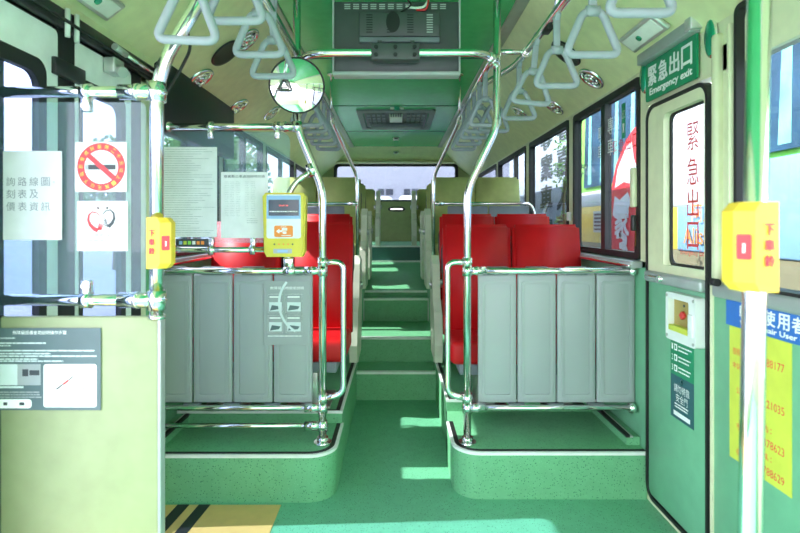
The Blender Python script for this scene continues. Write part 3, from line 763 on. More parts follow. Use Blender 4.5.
for k in range(5): fl.disc(-.045+k*.022, 1.237, .004, 'ink' if k % 4 == 0 else 'orange_print', .002)
fl.rect(-.05, .04, 1.193, 1.215, 'belt_gray', .002); fl.rect(-.03, .02, 1.198, 1.209, 'reader_blue', .003); mb.build('button_row', t)
mb = MB(); mb.tube([(-.43, 2.69, 1.60), (-.50, 2.69, 1.55), (-.54, 2.68, 1.49), (-.545, 2.66, 1.42)], .015, 'chrome', .05); clamp(mb, (-.425, 2.69, 1.61), (.38, 0, -.9), .026, .06)
mb.build('mounting_arm', t); mb = MB(); mb.cyl((-.535, 2.655, 1.20), (-.535, 2.66, 1.13), .014, 'chrome'); clamp(mb, (-.535, 2.69, 1.098), (1, 0, 0), .026, .06); mb.box(-.56, -.51, 2.64, 2.70, 1.12, 1.17, 'chrome', .008); mb.build('lower_mount', t)

# front left partition
t = thing('entrance_partition', 'pale green partition panel with glass screen and two chrome rails at left', 'partition', (-.98, 1.65, 0))
mb = MB(); mb.box(-1.222, -.73, 1.64, 1.665, .01, 1.048, 'panel_green', .006); mb.build('panel', t)
MB().box(-.732, -.722, 1.636, 1.67, .01, 1.05, 'belt_gray', .002).build('panel_edge', t)
mb = MB(); mb.prism(rpoly(-1.215, -.775, 1.10, 1.71, .02), 1.655, 'partition_glass', 'y', d0=1.648); mb.build('glass_pane', t)
for z, nm in ((1.741, 'top_rail'), (1.098, 'lower_rail')):
    mb = MB(); mb.tube([(-1.215, 1.65, z), (-.74, 1.65, z)], .018, 'chrome', seg=16); clamp(mb, (-.80, 1.65, z), (1, 0, 0), .026, .11); clamp(mb, (-.74, 1.65, z), (0, 0, 1), .030, .06)
    clip(mb, (-.956, 1.65, z), 1 if z > 1.5 else -1); mb.build(nm, t)
t = thing('grab_pole', 'thick chrome pole at left bending to the upper right at its top', 'pole', (-.74, 1.65, 0))
MB().tube([(-.74, 1.65, 1.04), (-.74, 1.65, 1.80), (-.50, 1.65, 2.206)], .0205, 'chrome', .10, 16).build('pole', t)
mb = MB(); clamp(mb, (-.515, 1.65, 2.19), (.5, 0, .85), .028, .06); mb.build('clamp', t); mb = MB(); mb.tube([(-.73, 1.66, 1.72), (-.70, 1.7, 1.80), (-.66, 1.72, 1.90), (-.69, 1.74, 2.0)], .005, 'black_rubber', .03); mb.build('cable', t)
MB().cyl((-.74, 1.65, 1.04), (-.74, 1.65, 1.052), .026, 'chrome').build('base_flange', t)

t = thing('grab_pole', 'blurred chrome upright pole in the right foreground', 'pole', (.63, .95, 0))
MB().tube([(.618, .95, 0), (.655, .95, 2.206)], .0195, 'chrome', seg=16).build('pole', t)
mb = MB(); clamp(mb, (.655, .95, 2.19), (0, 1, 0), .028, .06); mb.build('clamp', t)

# stop bells
def bell(s, x, y, z, label):
    t = thing('stop_button', label, 'stop button', (x, y, z))
    # plan outline wraps the pole, button side faces the aisle (-s)
    pl = [(x+s*.022, y-.034), (x-s*.020, y-.036), (x-s*.046, y-.016), (x-s*.046, y+.016), (x-s*.02, y+.034), (x+s*.022, y+.034)]
    mb = MB(); n = len(pl)
    levels = [(z-.078, .80), (z-.062, 1.0), (z+.062, 1.0), (z+.078, .80)]
    vs = []; 
    for zz, f in levels:
        for px_, py_ in pl:
            vs.append((x+s*.022+(px_-x-s*.022)*f if f < 1 and (px_-x)*s < 0 else px_, py_, zz))
    fs = [list(range(n))[::-1], list(range(3*n, 4*n))]
    for a in range(3):
        for b in range(n): fs.append([a*n+b, a*n+(b+1) % n, (a+1)*n+(b+1) % n, (a+1)*n+b])
    mb.add(vs, fs, 'bell_yellow'); mb.build('casing', t)
    # red button with white mark on the chamfer
    a = Vector((x-s*.020, y-.036, z)); b = Vector((x-s*.046, y-.016, z)); u = (b-a).normalized()*(1 if s < 0 else -1)
    mid = (a+b)/2; mb = MB(); fl = Flat(mb, mid, u, Z); fl.slab(-.011, .011, -.022, .022, 'bell_red', .008, .003); fl.rect(-.002, .002, -.010, .006, 'white_print', .0046); mb.build('button', t)
    mb = MB(); fl = Flat(mb, (x, y-.0355, z), X, Z)
    for q, ch in enumerate('下車鈴'): fl.text(ch, s*.004, .030-q*.027, .017, .020, 'bell_red', .0012, bold=.0006)
    mb.build('lettering', t)
bell(-1, -.735, 1.65, 1.275, 'yellow stop button on the thick pole at left')
bell(1, .636, .95, 1.292, 'large blurred yellow stop button on the right foreground pole')

# ================================================================== SEATS
def seat(name, label, loc, m, group, cover=0, grab=True, h=1.04, grip=0):
    t = thing(name, label, 'seat', loc, group)
    mb = MB(); mb.box(-.212, .212, -.385, .02, .26, .39, m, .035, 4); mb.build('seat_cushion', t, False)
    T = Matrix.Translation((0, 0, .33)) @ Matrix.Rotation(math.radians(-7), 4, 'X')
    hh = h-.33
    bm = bmesh.new(); bmesh.ops.create_cube(bm, size=1)
    for v in bm.verts:
        top = v.co.z > 0
        v.co = Vector((v.co.x*(.425 if top else .43), v.co.y*(.075 if top else .13)+.02, hh*(v.co.z+.5)))
    bmesh.ops.subdivide_edges(bm, edges=bm.edges[:], cuts=1, use_grid_fill=True)
    bmesh.ops.bevel(bm, geom=[e for e in bm.edges if e.calc_face_angle(0) > .5], offset=.022, segments=3, affect='EDGES')
    mb = MB(); mb.addbm(bm, m, True, T); mb.build('backrest', t, False)
    mb = MB(); mb.box(-.205, .205, .075, .10, .02, hh-.06, 'shell_gray', .01, T=T); mb.build('back_shell', t, False)
    mb = MB(); mb.box(-.16, .16, -.36, -.02, .20, .262, 'shell_gray', .01); mb.box(-.05, .05, -.30, -.08, 0.002, .20, 'zinc', .01); mb.box(-.12, .12, -.34, -.04, 0.001, .012, 'zinc'); mb.build('pedestal', t, False)
    if grip:
        mb = MB(); T3 = T @ Matrix.Translation((grip*.2115, .03, hh-.30)) @ Matrix.Rotation(grip*PI/2, 4, 'Y') @ Matrix.Diagonal((2.6, 1, 1, 1))
        mb.lathe([(.033, -.002), (.032, .004), (.026, .003), (.0001, .002)], 'black_plastic', T3, 24); mb.build('side_grip', t, False)
    if grab:
        for sx_ in (-1, 1): mb = MB(); mb.tube([T @ Vector((sx_*.19, .09, hh-.34)), T @ Vector((sx_*.205, .125, hh-.30)), T @ Vector((sx_*.205, .125, hh-.14)), T @ Vector((sx_*.19, .09, hh-.10))], .011, 'black_plastic', .03, 8); mb.build('grab_handle', t, False)
    if cover:
        mb = MB(); a, b = sorted((cover*.235, cover*.29))
        mb.prism([(-.43, .0), (-.46, .12), (-.40, .34), (-.26, .42), (-.20, .66), (-.10, .72), (.04, .68), (.06, .30), (-.05, .0)], b, 'shell_beige', 'x', d0=a)
        mb.cyl((cover*.2, -.02, .50), (cover*.24, -.02, .50), .03, 'zinc', 14); mb.build('side_cover', t, False)
        MB().cyl((cover*.24, -.16, .50), (cover*.31, -.16, .50), .028, 'zinc', 14).build('recline_knob', t, False)
    return t
g1 = 'red vinyl passenger seats'; g2 = 'olive fabric passenger seats'
X1, X2 = .515, .96
seat('passenger_seat', 'front row red seat right of the aisle, beside the aisle', (X1-.005, 3.30, .300), 'red_vinyl', g1, grip=-1)
seat('passenger_seat', 'front row red seat right of the aisle, beside the window', (X2-.01, 3.30, .300), 'red_vinyl', g1)
seat('passenger_seat', 'front row red seat left of the aisle, beside the aisle', (-X1+.03, 3.28, .318), 'red_vinyl', g1, grip=1)
seat('passenger_seat', 'front row red seat left of the aisle behind the paper notices, beside the window', (-X2+.02, 3.28, .318), 'red_vinyl', g1)
seat('passenger_seat', 'second row red seat right of the aisle, beside the aisle', (.555, 4.10, .383), 'red_vinyl', g1, -1)
seat('passenger_seat', 'second row red seat right of the aisle, beside the window', (1.0-.01, 4.10, .383), 'red_vinyl', g1)
seat('passenger_seat', 'second row red seat left of the aisle, beside the aisle', (-.555, 4.10, .383), 'red_vinyl', g1, 1)
seat('passenger_seat', 'second row red seat left of the aisle, beside the window', (-.99, 4.10, .383), 'red_vinyl', g1)
for s, sn in ((-1, 'left'), (1, 'right')):
    for r, (y, z, rn) in enumerate(((5.15, .765, 'first'), (5.95, .765, 'second'))):
        for x, wn, cv in ((.56, 'aisle', -s), (.995, 'window', 0)):
            seat('passenger_seat', '%s olive seat row %s of the aisle, %s side' % (rn, sn, wn), (s*x, y, z), 'olive_fabric', g2, cv)
    for x, wn in ((.50, 'aisle'), (.95, 'window')):
        seat('passenger_seat', 'rearmost olive bench seat on the raised %s platform, %s side' % (sn, wn), (s*x, 7.25, 1.067), 'olive_fabric', g2, -s if wn == 'aisle' else 0, False, .76)

# ================================================================== SIGNS AND NOTICES
# notice on the glass, left
YG = 1.643
def P(px, d): return (px-396)/FPX*d
def Q(py, d): return 1.33+(225-py)/FPX*d
mb = MB(); fl = Flat(mb, (0, YG, 0), X, Z)
fl.slab(-1.21, P(62, YG), Q(240, YG), Q(151, YG), 'paper', .002)
for ln, py in (('詢路線圖', 181.6), ('刻表及', 194), ('價表資訊', 206.5)):
    for i, ch in enumerate(ln): fl.text(ch, P(11+i*11.6, YG), Q(py, YG), .027, .027, 'shell_gray')
fl.disc(P(54, YG), Q(182, YG), .003, 'ink_gray')
tag(mb.build('paper_notice'), 'white notice with three lines about route and timetable on left glass', 'notice')
# no smoking sticker
mb = MB(); fl = Flat(mb, (0, YG, 0), X, Z); x0, x1, z0, z1 = P(75, YG), P(127, YG), Q(192, YG), Q(142, YG)
fl.slab(x0, x1, z0, z1, 'paper', .002); cx, cz = P(101.5, YG), Q(167, YG)
fl.rect(cx-.046, cx+.044, cz-.008, cz+.007, 'ink', .0013); fl.rect(cx-.050, cx-.040, cz-.008, cz+.007, 'ink_gray', .0014)
fl.ring(cx, cz, .052, .074, 'decal_red', .0016)
fl.poly([(cx-.053, cz+.038), (cx-.042, cz+.048), (cx+.053, cz-.036), (cx+.042, cz-.048)], 'decal_red', .0018)
fl.ring(cx-.01, cz+.025, .010, .012, 'ink_gray', .0013, 20, 200, 12); fl.ring(cx+.01, cz+.03, .010, .012, 'ink_gray', .0013, 200, 360, 12)
for k, ch in enumerate('吸菸者處新臺幣二千元以上一萬元以下罰鍰'[:17]):
    a = math.radians(200-k*21); fl.text(ch, cx+.063*math.cos(a), cz+.063*math.sin(a), .012, .012, 'reader_yellow', .002, rot=a-PI/2)
tag(mb.build('no_smoking_sticker'), 'square no smoking sticker with red ring on left glass', 'sticker')
# two hands heart sticker
mb = MB(); fl = Flat(mb, (0, YG, 0), X, Z); fl.slab(P(77, YG), P(128, YG), Q(251, YG), Q(201, YG), 'paper', .002)
cx, cz = P(101.5, YG), Q(219, YG)
def stroke(pts, wds, m, h=.0013):
    L = []; Rr = []
    for i, (x, z) in enumerate(pts):
        a = pts[max(i-1, 0)]; b = pts[min(i+1, len(pts)-1)]; dx, dz = b[0]-a[0], b[1]-a[1]; l = math.hypot(dx, dz) or 1
        L.append((x-dz/l*wds[i], z+dx/l*wds[i])); Rr.append((x+dz/l*wds[i], z-dx/l*wds[i]))
    for i in range(len(pts)-1): fl.poly([L[i], Rr[i], Rr[i+1], L[i+1]], m, h)
hp = [(-.004, .008), (-.014, .019), (-.028, .022), (-.038, .012), (-.040, -.004), (-.034, -.018), (-.022, -.030), (-.010, -.036)]
wp = [.001, .0015, .002, .003, .004, .005, .006, .007]
stroke([(cx+a, cz+b) for a, b in hp], wp, 'decal_red'); stroke([(cx-a, cz+b+.006) for a, b in hp[:-1]], wp[:-1], 'ink')
for k in range(4):
    stroke([(cx-.010+k*.003, cz-.034), (cx-.006+k*.004, cz-.012-k*.001)], [.002, .001], 'decal_red'); stroke([(cx+.022-k*.002, cz-.024+k*.006), (cx+.006+k*.001, cz-.016+k*.006)], [.002, .001], 'ink')
fl.disc(cx-.010, cz+.034, .0035, 'decal_red'); fl.disc(cx+.018, cz+.034, .0035, 'ink')
fl.text('博愛座', cx+.002, cz-.050, .055, .011, 'ink_gray'); fl.lines(cx-.055, cx+.055, cz-.066, cz-.074, 2, 'ink_gray', .003)
tag(mb.build('heart_sticker'), 'square sticker with red and black hands forming a heart', 'sticker')
# grey board on panel
mb = MB(); YP = 1.636; fl = Flat(mb, (0, YP, 0), X, Z); a0, a1 = -1.222, P(101, YP)
fl.slab(a0, a1, Q(410, YP), Q(328, YP), 'board_gray', .003)
fl.text('無障礙設備使用說明操作步驟', P(40, YP), Q(332.5, YP), .165, .012, 'white_print', .002)
for py, xe in ((338, 16), (343, 47), (345.5, 12), (350.5, 97), (353.5, 52), (356, 97), (359, 40), (361, 64)):
    fl.lines(a0+.004, P(xe, YP), Q(py, YP), Q(py, YP), 1, 'pale', .0042, .002, .04)
fl.rect(a0+.002, P(41, YP), Q(385, YP), Q(364, YP), 'pale', .002); fl.rect(P(18, YP), P(41, YP), Q(385, YP), Q(364, YP), 'belt_gray', .0025); fl.rect(P(23, YP), P(29, YP), Q(376, YP), Q(369, YP), 'ink', .003); fl.rect(P(30, YP), P(40, YP), Q(375, YP), Q(370, YP), 'ink', .003)
fl.rect(a0+.002, P(24, YP), Q(388, YP), Q(386, YP), 'pale', .002); fl.lines(a0+.002, P(42, YP), Q(392, YP), Q(397, YP), 3, 'belt_gray', .004, .002, .1)
fl.slab(a0+.002, P(32, YP), Q(408, YP), Q(399, YP), 'white_print', .005, .01); fl.rect(P(4, YP), P(8, YP), Q(405, YP), Q(402, YP), 'ink', .003); fl.rect(P(20, YP), P(25, YP), Q(405, YP), Q(402, YP), 'ink', .003)
fl.slab(P(44, YP), P(97, YP), Q(407, YP), Q(364, YP), 'white_print', .005, .008)
px0 = lambda x, z: (P(x, YP), Q(z, YP))
stroke([px0(57, 389), px0(74, 376)], [.0025, .0015], 'ink', .003); stroke([px0(64, 384), px0(69, 380)], [.003, .003], 'red_print', .0032); stroke([px0(73, 378), px0(86, 390)], [.001, .002], 'ink_gray', .003)
for a, b in ((63, 367), (50, 377), (78, 369), (82, 376), (52, 383), (88, 383), (52, 395), (70, 396), (60, 402), (80, 394)): fl.lines(P(a, YP), P(a+8, YP), Q(b, YP), Q(b, YP), 1, 'ink_gray', .0015, .003, .2)
tag(mb.build('instruction_board'), 'dark grey instruction board with diagrams on the pale green partition', 'sign')
# paper sheets on acrylic shield
YS = 2.680
mb = MB(); fl = Flat(mb, (0, YS, 0), X, Z); a0, a1, b0, b1 = P(163, YS), P(217, YS), Q(237, YS), Q(147, YS)
fl.slab(a0, a1, b0, b1, 'sheet', .002); fl.lines(a0+.008, a1-.008, b1-.012, b0+.01, 38, 'ink_gray', .0016, .0013, .5)
tag(mb.build('paper_notice'), 'tall white sheet of dense small print on the acrylic shield', 'notice')
mb = MB(); fl = Flat(mb, (0, YS, 0), X, Z); a0, a1, b0, b1 = P(221, YS), P(268, YS), Q(238, YS), Q(172, YS)
fl.slab(a0, a1, b0, b1, 'sheet', .002)
fl.text('嘉義縣公車處路線時刻表', (a0+a1)/2, b1-.022, a1-a0-.03, .014, 'ink')
for c0, c1 in ((.02, .042), (.046, .07), (.075, .10), (.12, .142), (.15, .175)): fl.lines(a0+c0, a0+c1, b1-.05, b1-.22, 20, 'ink_gray', .0016, .0013, .2)
fl.lines(a0+.13, a0+.2, b1-.235, b1-.255, 3, 'ink_gray', .002)
tag(mb.build('timetable_sheet'), 'shorter white timetable sheet with column print beside the tall sheet', 'notice')
mb = MB(); fl = Flat(mb, (0, YS, 0), X, Z); a0, a1, b0, b1 = P(176, YS), P(209, YS), Q(247, YS), Q(239, YS)
fl.slab(a0, a1, b0, b1, 'ink', .002)
for k, (c, mm) in enumerate((('W', 'reader_blue'), ('O', 'note_yellow'), ('R', 'bus_lime'), ('K', 'white_print'), ('S', 'orange_print'), ('3', 'orange_print'))): fl.rect(a0+.016+k*.022, a0+.032+k*.022, b0+.012, b1-.010, mm, .0014)
tag(mb.build('label_strip'), 'small dark label with coloured marks below the tall printed sheet', 'label')
# holographic grey film on left barrier
mb = MB(); YD = 2.702; fl = Flat(mb, (0, YD, 0), X, Z); a0, a1, b0, b1 = P(264, YD), P(310, YD), Q(345, YD), Q(281, YD)
fl.slab(a0, a1, b0, b1, 'film', .002); fl.text('無障礙座椅使用說明', (a0+a1)/2, Q(288, YD), .17, .015, 'white_print')
for q in range(2):
    zt = Q(294+q*21, YD); zb = Q(313+q*20, YD)
    for (u0, u1) in ((268, 283), (286, 302)):
        ua, ub = P(u0, YD), P(u1, YD)
        for r_ in ((ua, ub, zt-.0015, zt), (ua, ub, zb, zb+.0015), (ua, ua+.0015, zb, zt), (ub-.0015, ub, zb, zt)): fl.rect(*r_, 'white_print')
        fl.rect(ua+.006, ub-.006, zb+.008, zb+.055, 'pale', .0014); fl.poly([(ua+.01, zb+.012), (ub-.02, zb+.02), (ub-.012, zb+.034), (ua+.02, zb+.04)], 'board_gray', .0017)
        fl.rect(ua+.008, ub-.012, zt-.018, zt-.012, 'white_print', .0014)
fl.lines(a0+.02, a1-.04, Q(336, YD), Q(336, YD), 1, 'white_print', .004, .0014, .05)
fl.ring(P(308, YD)+.02, Q(303, YD), .16, .172, 'pale', .002, 140, 240)
tag(mb.build('instruction_film'), 'grey translucent instruction film on the last left barrier panel', 'sticker')
# emergency exit sign
mb = MB(); XS = 1.205; fl = Flat(mb, (XS, 0, 0), (0, -1, 0), Z)
t = thing('exit_sign', 'green emergency exit sign above the emergency door', 'sign', (1.2, 2.34, 1.92))
fl.slab(-2.565, -2.13, 1.918, 2.10, 'sign_green', .008, .012); mb.build('sign_plate', t)
mb = MB(); fl = Flat(mb, (XS-.0045, 0, 0), (0, -1, 0), Z)
for i, ch in enumerate('緊急出口'): fl.text(ch, -2.495+i*.098, 2.030, .078, .088, 'white_print', .001, bold=.0025)
fl.text('Emergency exit', -2.34, 1.952, .36, .040, 'white_print', .001, bold=.0015); mb.build('lettering', t)
mb = MB(); mb.box(1.165, 1.212, 2.12, 2.58, 2.098, 2.15, 'belt_gray', .004); mb.box(1.16, 1.21, 2.10, 2.15, 2.105, 2.18, 'alu', .006); mb.build('mounting_strip', t)
# emergency valve box
t = thing('emergency_valve', 'white emergency valve box with red knob on the emergency door', 'emergency valve', (1.2, 2.19, .85))
mb = MB(); frame_ring(mb, rpoly(2.075, 2.305, .845, 1.045, .015), rpoly(2.125, 2.285, .885, 1.02, .008), 1.165, 1.204, 'box_white'); mb.build('casing', t)
MB().box(1.192, 1.203, 2.12, 2.29, .88, 1.022, 'gold').build('recess_plate', t)
mb = MB(); mb.cyl((1.195, 2.205, .955), (1.178, 2.205, .955), .017, 'red_print', 4); mb.cyl((1.195, 2.205, .995), (1.19, 2.205, .995), .006, 'ink', 10); mb.build('knob', t)
MB().box(1.166, 1.2, 2.14, 2.285, .882, .908, 'note_yellow', .003).build('warning_strip', t)
mb = MB(); mb.box(1.160, 1.185, 2.09, 2.125, .885, .975, 'box_white', .004)
for yy in (2.088, 2.292):
    for zz in (.86, 1.03): mb.cyl((1.166, yy, zz), (1.161, yy, zz), .006, 'zinc', 10)
mb.build('latch', t)
# stickers below
mb = MB(); fl = Flat(mb, (1.2035, -.03, 0), (0, -1, 0), Z)
fl.slab(-2.365, -2.185, .685, .84, 'sign_green', .002); fl.slab(-2.365, -2.185, .50, .685, 'sticker_navy', .002)
for k, c in enumerate('123'):
    z = .805-k*.045; fl.text(c, -2.35, z, .012, .026, 'white_print'); fl.rect(-2.335, -2.31, z-.014, z+.014, 'white_print', .0012); fl.rect(-2.329, -2.318, z-.008, z+.008, 'sign_green', .0016); fl.lines(-2.30, -2.195, z+.008, z-.008, 2, 'white_print', .006, .0014, .3)
fl.ring(-2.275, .668, .007, .011, 'white_print')
fl.text('請勿倚靠', -2.275, .632, .12, .034, 'white_print'); fl.text('安全門', -2.275, .592, .09, .034, 'white_print'); fl.lines(-2.33, -2.22, .564, .552, 2, 'white_print', .006, .0014, .1); fl.rect(-2.34, -2.21, .513, .532, 'white_print', .0014)
tag(mb.build('instruction_sticker'), 'green over dark blue sticker with numbered steps below the valve box', 'sticker')
# wheelchair sign and phone notice
mb = MB(); fl = Flat(mb, (1.1985, 0, 0), (0, -1, 0), Z); fl.slab(-1.935, -1.32, .972, 1.062, 'sign_blue', .002)
for i, ch in enumerate('輪椅使用者專用'): fl.text(ch, -1.832+i*.0615, 1.030, .050, .048, 'white_print', .0013, bold=.001)
fl.text('Wheelchair User Only', -1.68, .988, .35, .022, 'white_print', .0013, bold=.0006)
tag(mb.build('wheelchair_sign'), 'blue wheelchair user sign with white characters at right edge', 'sign')
mb = MB(); fl = Flat(mb, (1.1985, 0, 0), (0, -1, 0), Z); fl.slab(-1.915, -1.615, .502, .970, 'note_yellow', .002)
for zc, s_ in ((.885, '服務專線 05-2788177'), (.752, '公路 05-2221035'), (.625, '市站 05-2378623'), (.535, '總站 05-2788629')):
    a, b = s_.split(' '); fl.text(a, -1.855, zc, .02*len(a), .024, 'red_print', .0013); fl.text(b, -1.722, zc, .155, .026, 'red_print', .0013)
fl.text('申訴：', -1.87, .835, .05, .022, 'red_print', .0013); fl.text('站：', -1.725, .672, .05, .022, 'red_print', .0013); fl.text('具：', -1.725, .58, .05, .02, 'red_print', .0013)
tag(mb.build('phone_notice'), 'yellow notice with red telephone numbers below the blue wheelchair sign', 'notice')
# stickers on right front window
mb = MB(); fl = Flat(mb, (1.234, 0, 0), (0, -1, 0), Z)
fl.rect(-2.915, -2.865, 1.80, 1.99, 'sign_green'); fl.text('出口', -2.89, 1.93, .035, .05, 'white_print'); fl.rect(-2.90, -2.88, 1.83, 1.88, 'white_print', .002)
for i, ch in enumerate('緊急出口'): fl.text(ch, -3.0+i*.085, 1.765-i*.0, .065, .075, 'red_print')
for i, ch in enumerate('專車'): fl.text(ch, -3.065, 1.90-i*.12, .08, .10, 'white_print')
for i, ch in enumerate('專車'): fl.text(ch, -3.22, 1.88-i*.11, .07, .09, 'white_print', mirror=True)
tag(mb.build('glass_lettering'), 'white and red characters with green exit mark on the right sliding window', 'lettering')
mb = MB(); mb.box(1.19, 1.215, 2.68, 2.72, 1.42, 1.62, 'cream', .008); mb.box(1.18, 1.2, 2.66, 2.69, 1.30, 1.38, 'black_plastic', .006); tag(mb.build('window_catch'), 'cream catch plate on the near edge of the right sliding window', 'catch')
mb = MB(); mb.box(1.195, 1.215, 3.69, 3.74, 1.36, 1.42, 'box_white', .004); tag(mb.build('wall_button'), 'tiny white box on pillar between right windows', 'switch')

# ================================================================== OUTSIDE
mb = MB(); mb.box(-60, 60, -30, 90, -.45, -.35, 'asphalt'); struct(mb.build('ground'), 'grey asphalt parking ground')
# neighbouring bus on the right
bx = 2.75
t = thing('bus', 'yellow white and lime bus parked outside the right windows', 'bus', (bx+1.2, 5, -.35))
mb = MB(); mb.box(bx, bx+2.4, .6, 11.5, -.05, 1.12, 'bus_skirt', .03); mb.box(bx-.005, bx+2.4, .6, 11.5, 1.08, 1.62, 'bus_yellow', .02); mb.box(bx-.01, bx+2.4, .6, 11.5, 1.58, 1.80, 'bus_white', .02)
mb.box(bx, bx+2.4, .6, 11.5, 1.78, 3.4, 'bus_lime', .08)
mb.box(bx-.015, bx+.1, 1.2, 4.3, 1.08, 1.82, 'bus_blue', .02)
mb.box(bx-.012, bx+.1, 4.3, 5.85, 1.5, 3.0, 'bus_white', .02); mb.box(bx-.014, bx+.1, 4.3, 5.2, 1.08, 1.52, 'bus_blue', .02)
mb.build('body', t)
for k, (a, b) in enumerate(((1.3, 2.9), (3.0, 4.2), (5.95, 7.75), (8.2, 9.4), (9.6, 11.2))):
    mb = MB(); mb.prism([(a+.08, 1.86), (b, 1.86), (b-.08, 2.95), (a, 2.95)], bx-.022, 'bus_glass', 'x', d0=bx)
    for q in range(4):
        c = a+(b-a)*(q+.5)/4; mb.prism([(c-.07, 1.90), (c+.06, 1.90), (c+.0, 2.9), (c-.09, 2.9)], bx-.024, 'bus_curtain', 'x', d0=bx-.02)
    mb.build('window', t)
mb = MB()
for q in range(5): mb.box(bx-.02, bx, 6.9, 7.35, 1.26+q*.05, 1.285+q*.05, 'black_plastic')
mb.box(bx-.012, bx, 6.85, 7.4, 1.23, 1.52, 'zinc'); mb.build('vent_grille', t)
mb = MB(); fl = Flat(mb, (bx-.02, 0, 0), (0, -1, 0), Z)
# red and white flame decal with brush character
def bs(px_, py_): yy = 2.724*FPX/(px_-396); return (-yy, 1.33+(225-py_)/FPX*yy)
fl.poly([bs(607, 256), bs(612, 215), bs(611, 190), bs(616, 165), bs(626, 140), bs(634, 128), bs(646, 120), bs(646, 160), bs(637, 180), bs(634, 258)], 'decal_red', .006)
fl.poly([bs(615, 188), bs(618, 168), bs(627, 146), bs(632, 142), bs(634, 158), bs(639, 172), bs(633, 184), bs(624, 182)], 'bus_white', .009)
fl.poly([bs(613, 215), bs(615, 196), bs(620, 200), bs(628, 192), bs(632, 202), bs(626, 214), bs(620, 222)], 'bus_white', .010)
c1 = bs(622, 222); c2 = bs(622, 246); fl.text('家', c1[0], c1[1], .40, .34, 'bus_white', .011, bold=.01); fl.text('3', c2[0], c2[1], .30, .30, 'bus_white', .011, bold=.015)
c1 = bs(640, 222); fl.ring(c1[0], c1[1], .14, .17, 'bus_white', .009, ex=.5)
c1 = bs(703, 236); fl.text('Alishan', c1[0], c1[1], .62, .15, 'orange_print', .012); c1 = bs(704, 213); fl.text('阿里', c1[0], c1[1], .36, .16, 'orange_print', .015)
mb.build('decal', t)
for yy in (2.2, 9.2):
    T = Matrix.Translation((bx+.1, yy, .12)) @ Matrix.Rotation(-PI/2, 4, 'Y'); MB().lathe([(.20, .11), (.28, .12), (.46, .10), (.47, -.1)], 'black_rubber', T, 32).build('wheel', t)
# banner outside the second right window
mb = MB(); XB = 1.75; mb.box(XB, XB+.01, 5.35, 8.2, 1.0, 2.7, 'banner'); fl = Flat(mb, (XB, 0, 0), (0, -1, 0), Z)
for c, ss in ((-6.95, '鄒邦口仙'), (-6.2, '專案車申'), (-5.55, '客嘉人車')):
    for i, ch in enumerate(ss): fl.text(ch, c, 2.36-i*.36, .46, .28, 'ink', .004, mirror=True, bold=.016)
t = thing('banner', 'pale banner with black mirrored characters outside the second right window', 'banner', (XB, 6.5, -.35))
mb.build('cloth', t)
for xx in (5.32, 8.25): MB().cyl((XB+.03, xx, -.36), (XB+.03, xx, 2.72), .025, 'zinc').build('post', t)
t = thing('sapling', 'thin leafy sapling growing in front of the lettered banner', 'sapling', (1.55, 4.75, -.35))
MB().tube([(1.55, 4.75, -.35), (1.56, 4.8, .8), (1.52, 4.85, 1.5), (1.55, 4.75, 2.15)], .012, 'bark', .1, 8).build('stem', t)
mb = MB(); vs = []; fs = []
for cx_, cy_, cz_, rr in ((1.53, 4.75, 2.05, .12), (1.52, 4.82, 1.72, .09), (1.58, 4.6, 1.80, .07), (1.53, 4.8, 1.38, .10), (1.5, 4.95, 1.85, .07)):
    for k in range(45):
        d = Vector((random.gauss(0, 1), random.gauss(0, 1), random.gauss(0, 1))).normalized()*rr*random.random()**.4
        p = Vector((cx_, cy_, cz_))+d; u = Vector((random.gauss(0, 1), random.gauss(0, 1), random.gauss(0, 1))).normalized(); v = u.orthogonal().normalized()
        n0 = len(vs); vs += [p-u*.028, p+v*.012, p+u*.028, p-v*.012]; fs.append([n0, n0+1, n0+2, n0+3])
mb.add(vs, fs, 'leaf'); mb.build('leaves', t)
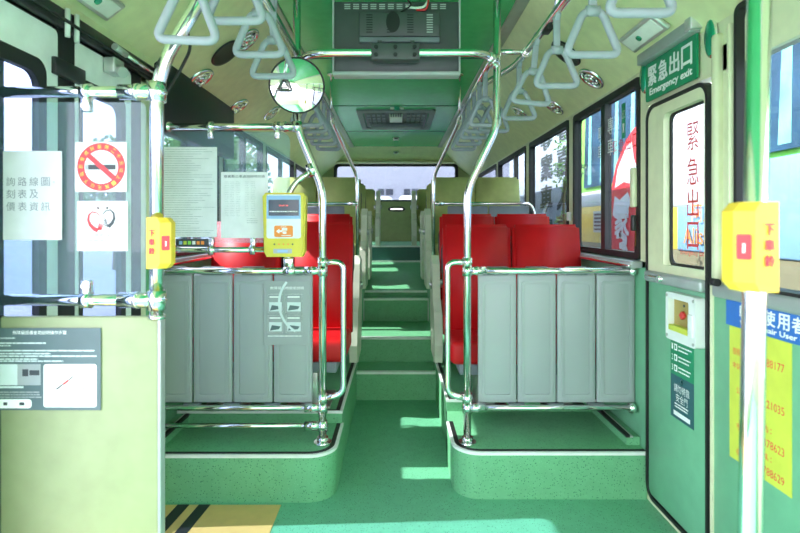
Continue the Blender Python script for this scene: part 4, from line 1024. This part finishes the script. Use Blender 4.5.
# building behind the bus
t = thing('building', 'grey building seen through the rear window', 'building', (0, 17, -.35))
mb = MB(); mb.box(-3.2, 9, 16, 20, -.4, 7, 'building', .02); mb.build('wall', t)
for a, b in ((378, 384), (386, 393), (404, 410), (412, 418)):
    a, b = P(a, 16), P(b, 16); MB().box(a, b, 15.97, 16.02, Q(195, 16), Q(189, 16), 'building_window').build('window', t)
t = thing('van', 'white parked van roof seen low in the rear window', 'van', (.9, 12, -.35))
mb = MB(); mb.box(.06, 2.8, 12.0, 13.7, -.1, 2.0, 'bus_white', .12, 3); mb.build('body', t); mb = MB(); mb.box(.2, 2.6, 11.97, 12.02, 1.2, 1.75, 'bus_glass', .02); mb.build('window', t)
t = thing('van', 'white and green parked van left of centre in the rear window', 'van', (-.9, 12, -.35))
mb = MB(); mb.box(-2.7, -.06, 12.0, 13.7, -.1, 1.98, 'bus_white', .12, 3); mb.box(-2.5, -.1, 11.98, 12.02, 1.5, 1.9, 'sign_green', .02); mb.build('body', t)
for v in [o for o in C.objects if o.name.startswith('van')]:
    s = 1 if v.location.x > 0 else -1
    for xx in (.5, 2.3):
        for yy in (12.15, 13.55): MB().cyl((s*xx, yy-.1, -.05), (s*xx, yy+.1, -.05), .30, 'black_rubber', 24).build('wheel', v)
# trees and low buildings left
def tree(x, y, h, r, label):
    t = thing('tree', label, 'tree', (x, y, -.35), 'trees beyond the left windows')
    mb = MB(); mb.tube([(x, y, -.35), (x+.1, y, h*.35), (x-.05, y+.1, h*.7)], .14, 'bark', seg=8); mb.build('trunk', t)
    mb = MB(); vs = []; fs = []
    for k in range(1500):
        d = Vector((random.gauss(0, 1), random.gauss(0, 1), random.gauss(0, 1))).normalized()*random.random()**.4
        p = Vector((x+d.x*r, y+d.y*r, h*.66+d.z*h*.36)); s_ = .13
        u = Vector((random.gauss(0, 1), random.gauss(0, 1), random.gauss(0, 1))).normalized(); v = u.orthogonal().normalized()
        n0 = len(vs); vs += [p-u*s_, p+v*s_*.6, p+u*s_, p-v*s_*.6]; fs.append([n0, n0+1, n0+2, n0+3])
    mb.add(vs, fs, 'leaf'); o = mb.build('crown', t)
tree(-4.9, 14.2, 3.9, 1.2, 'leafy tree seen through the second left window')
tree(-6.6, 17.5, 4.6, 1.5, 'leafy tree seen through the third left window')
tree(-7.0, 23.0, 5.0, 1.6, 'distant leafy tree beyond the left rear windows')
tree(-10.5, 20, 4.6, 1.6, 'distant leafy tree left of the others')
mb = MB(); mb.box(-60, -45, -5, 50, -.36, 2.6, 'building'); 
tag(mb.build('building'), 'low pale building far beyond the entrance door', 'building')
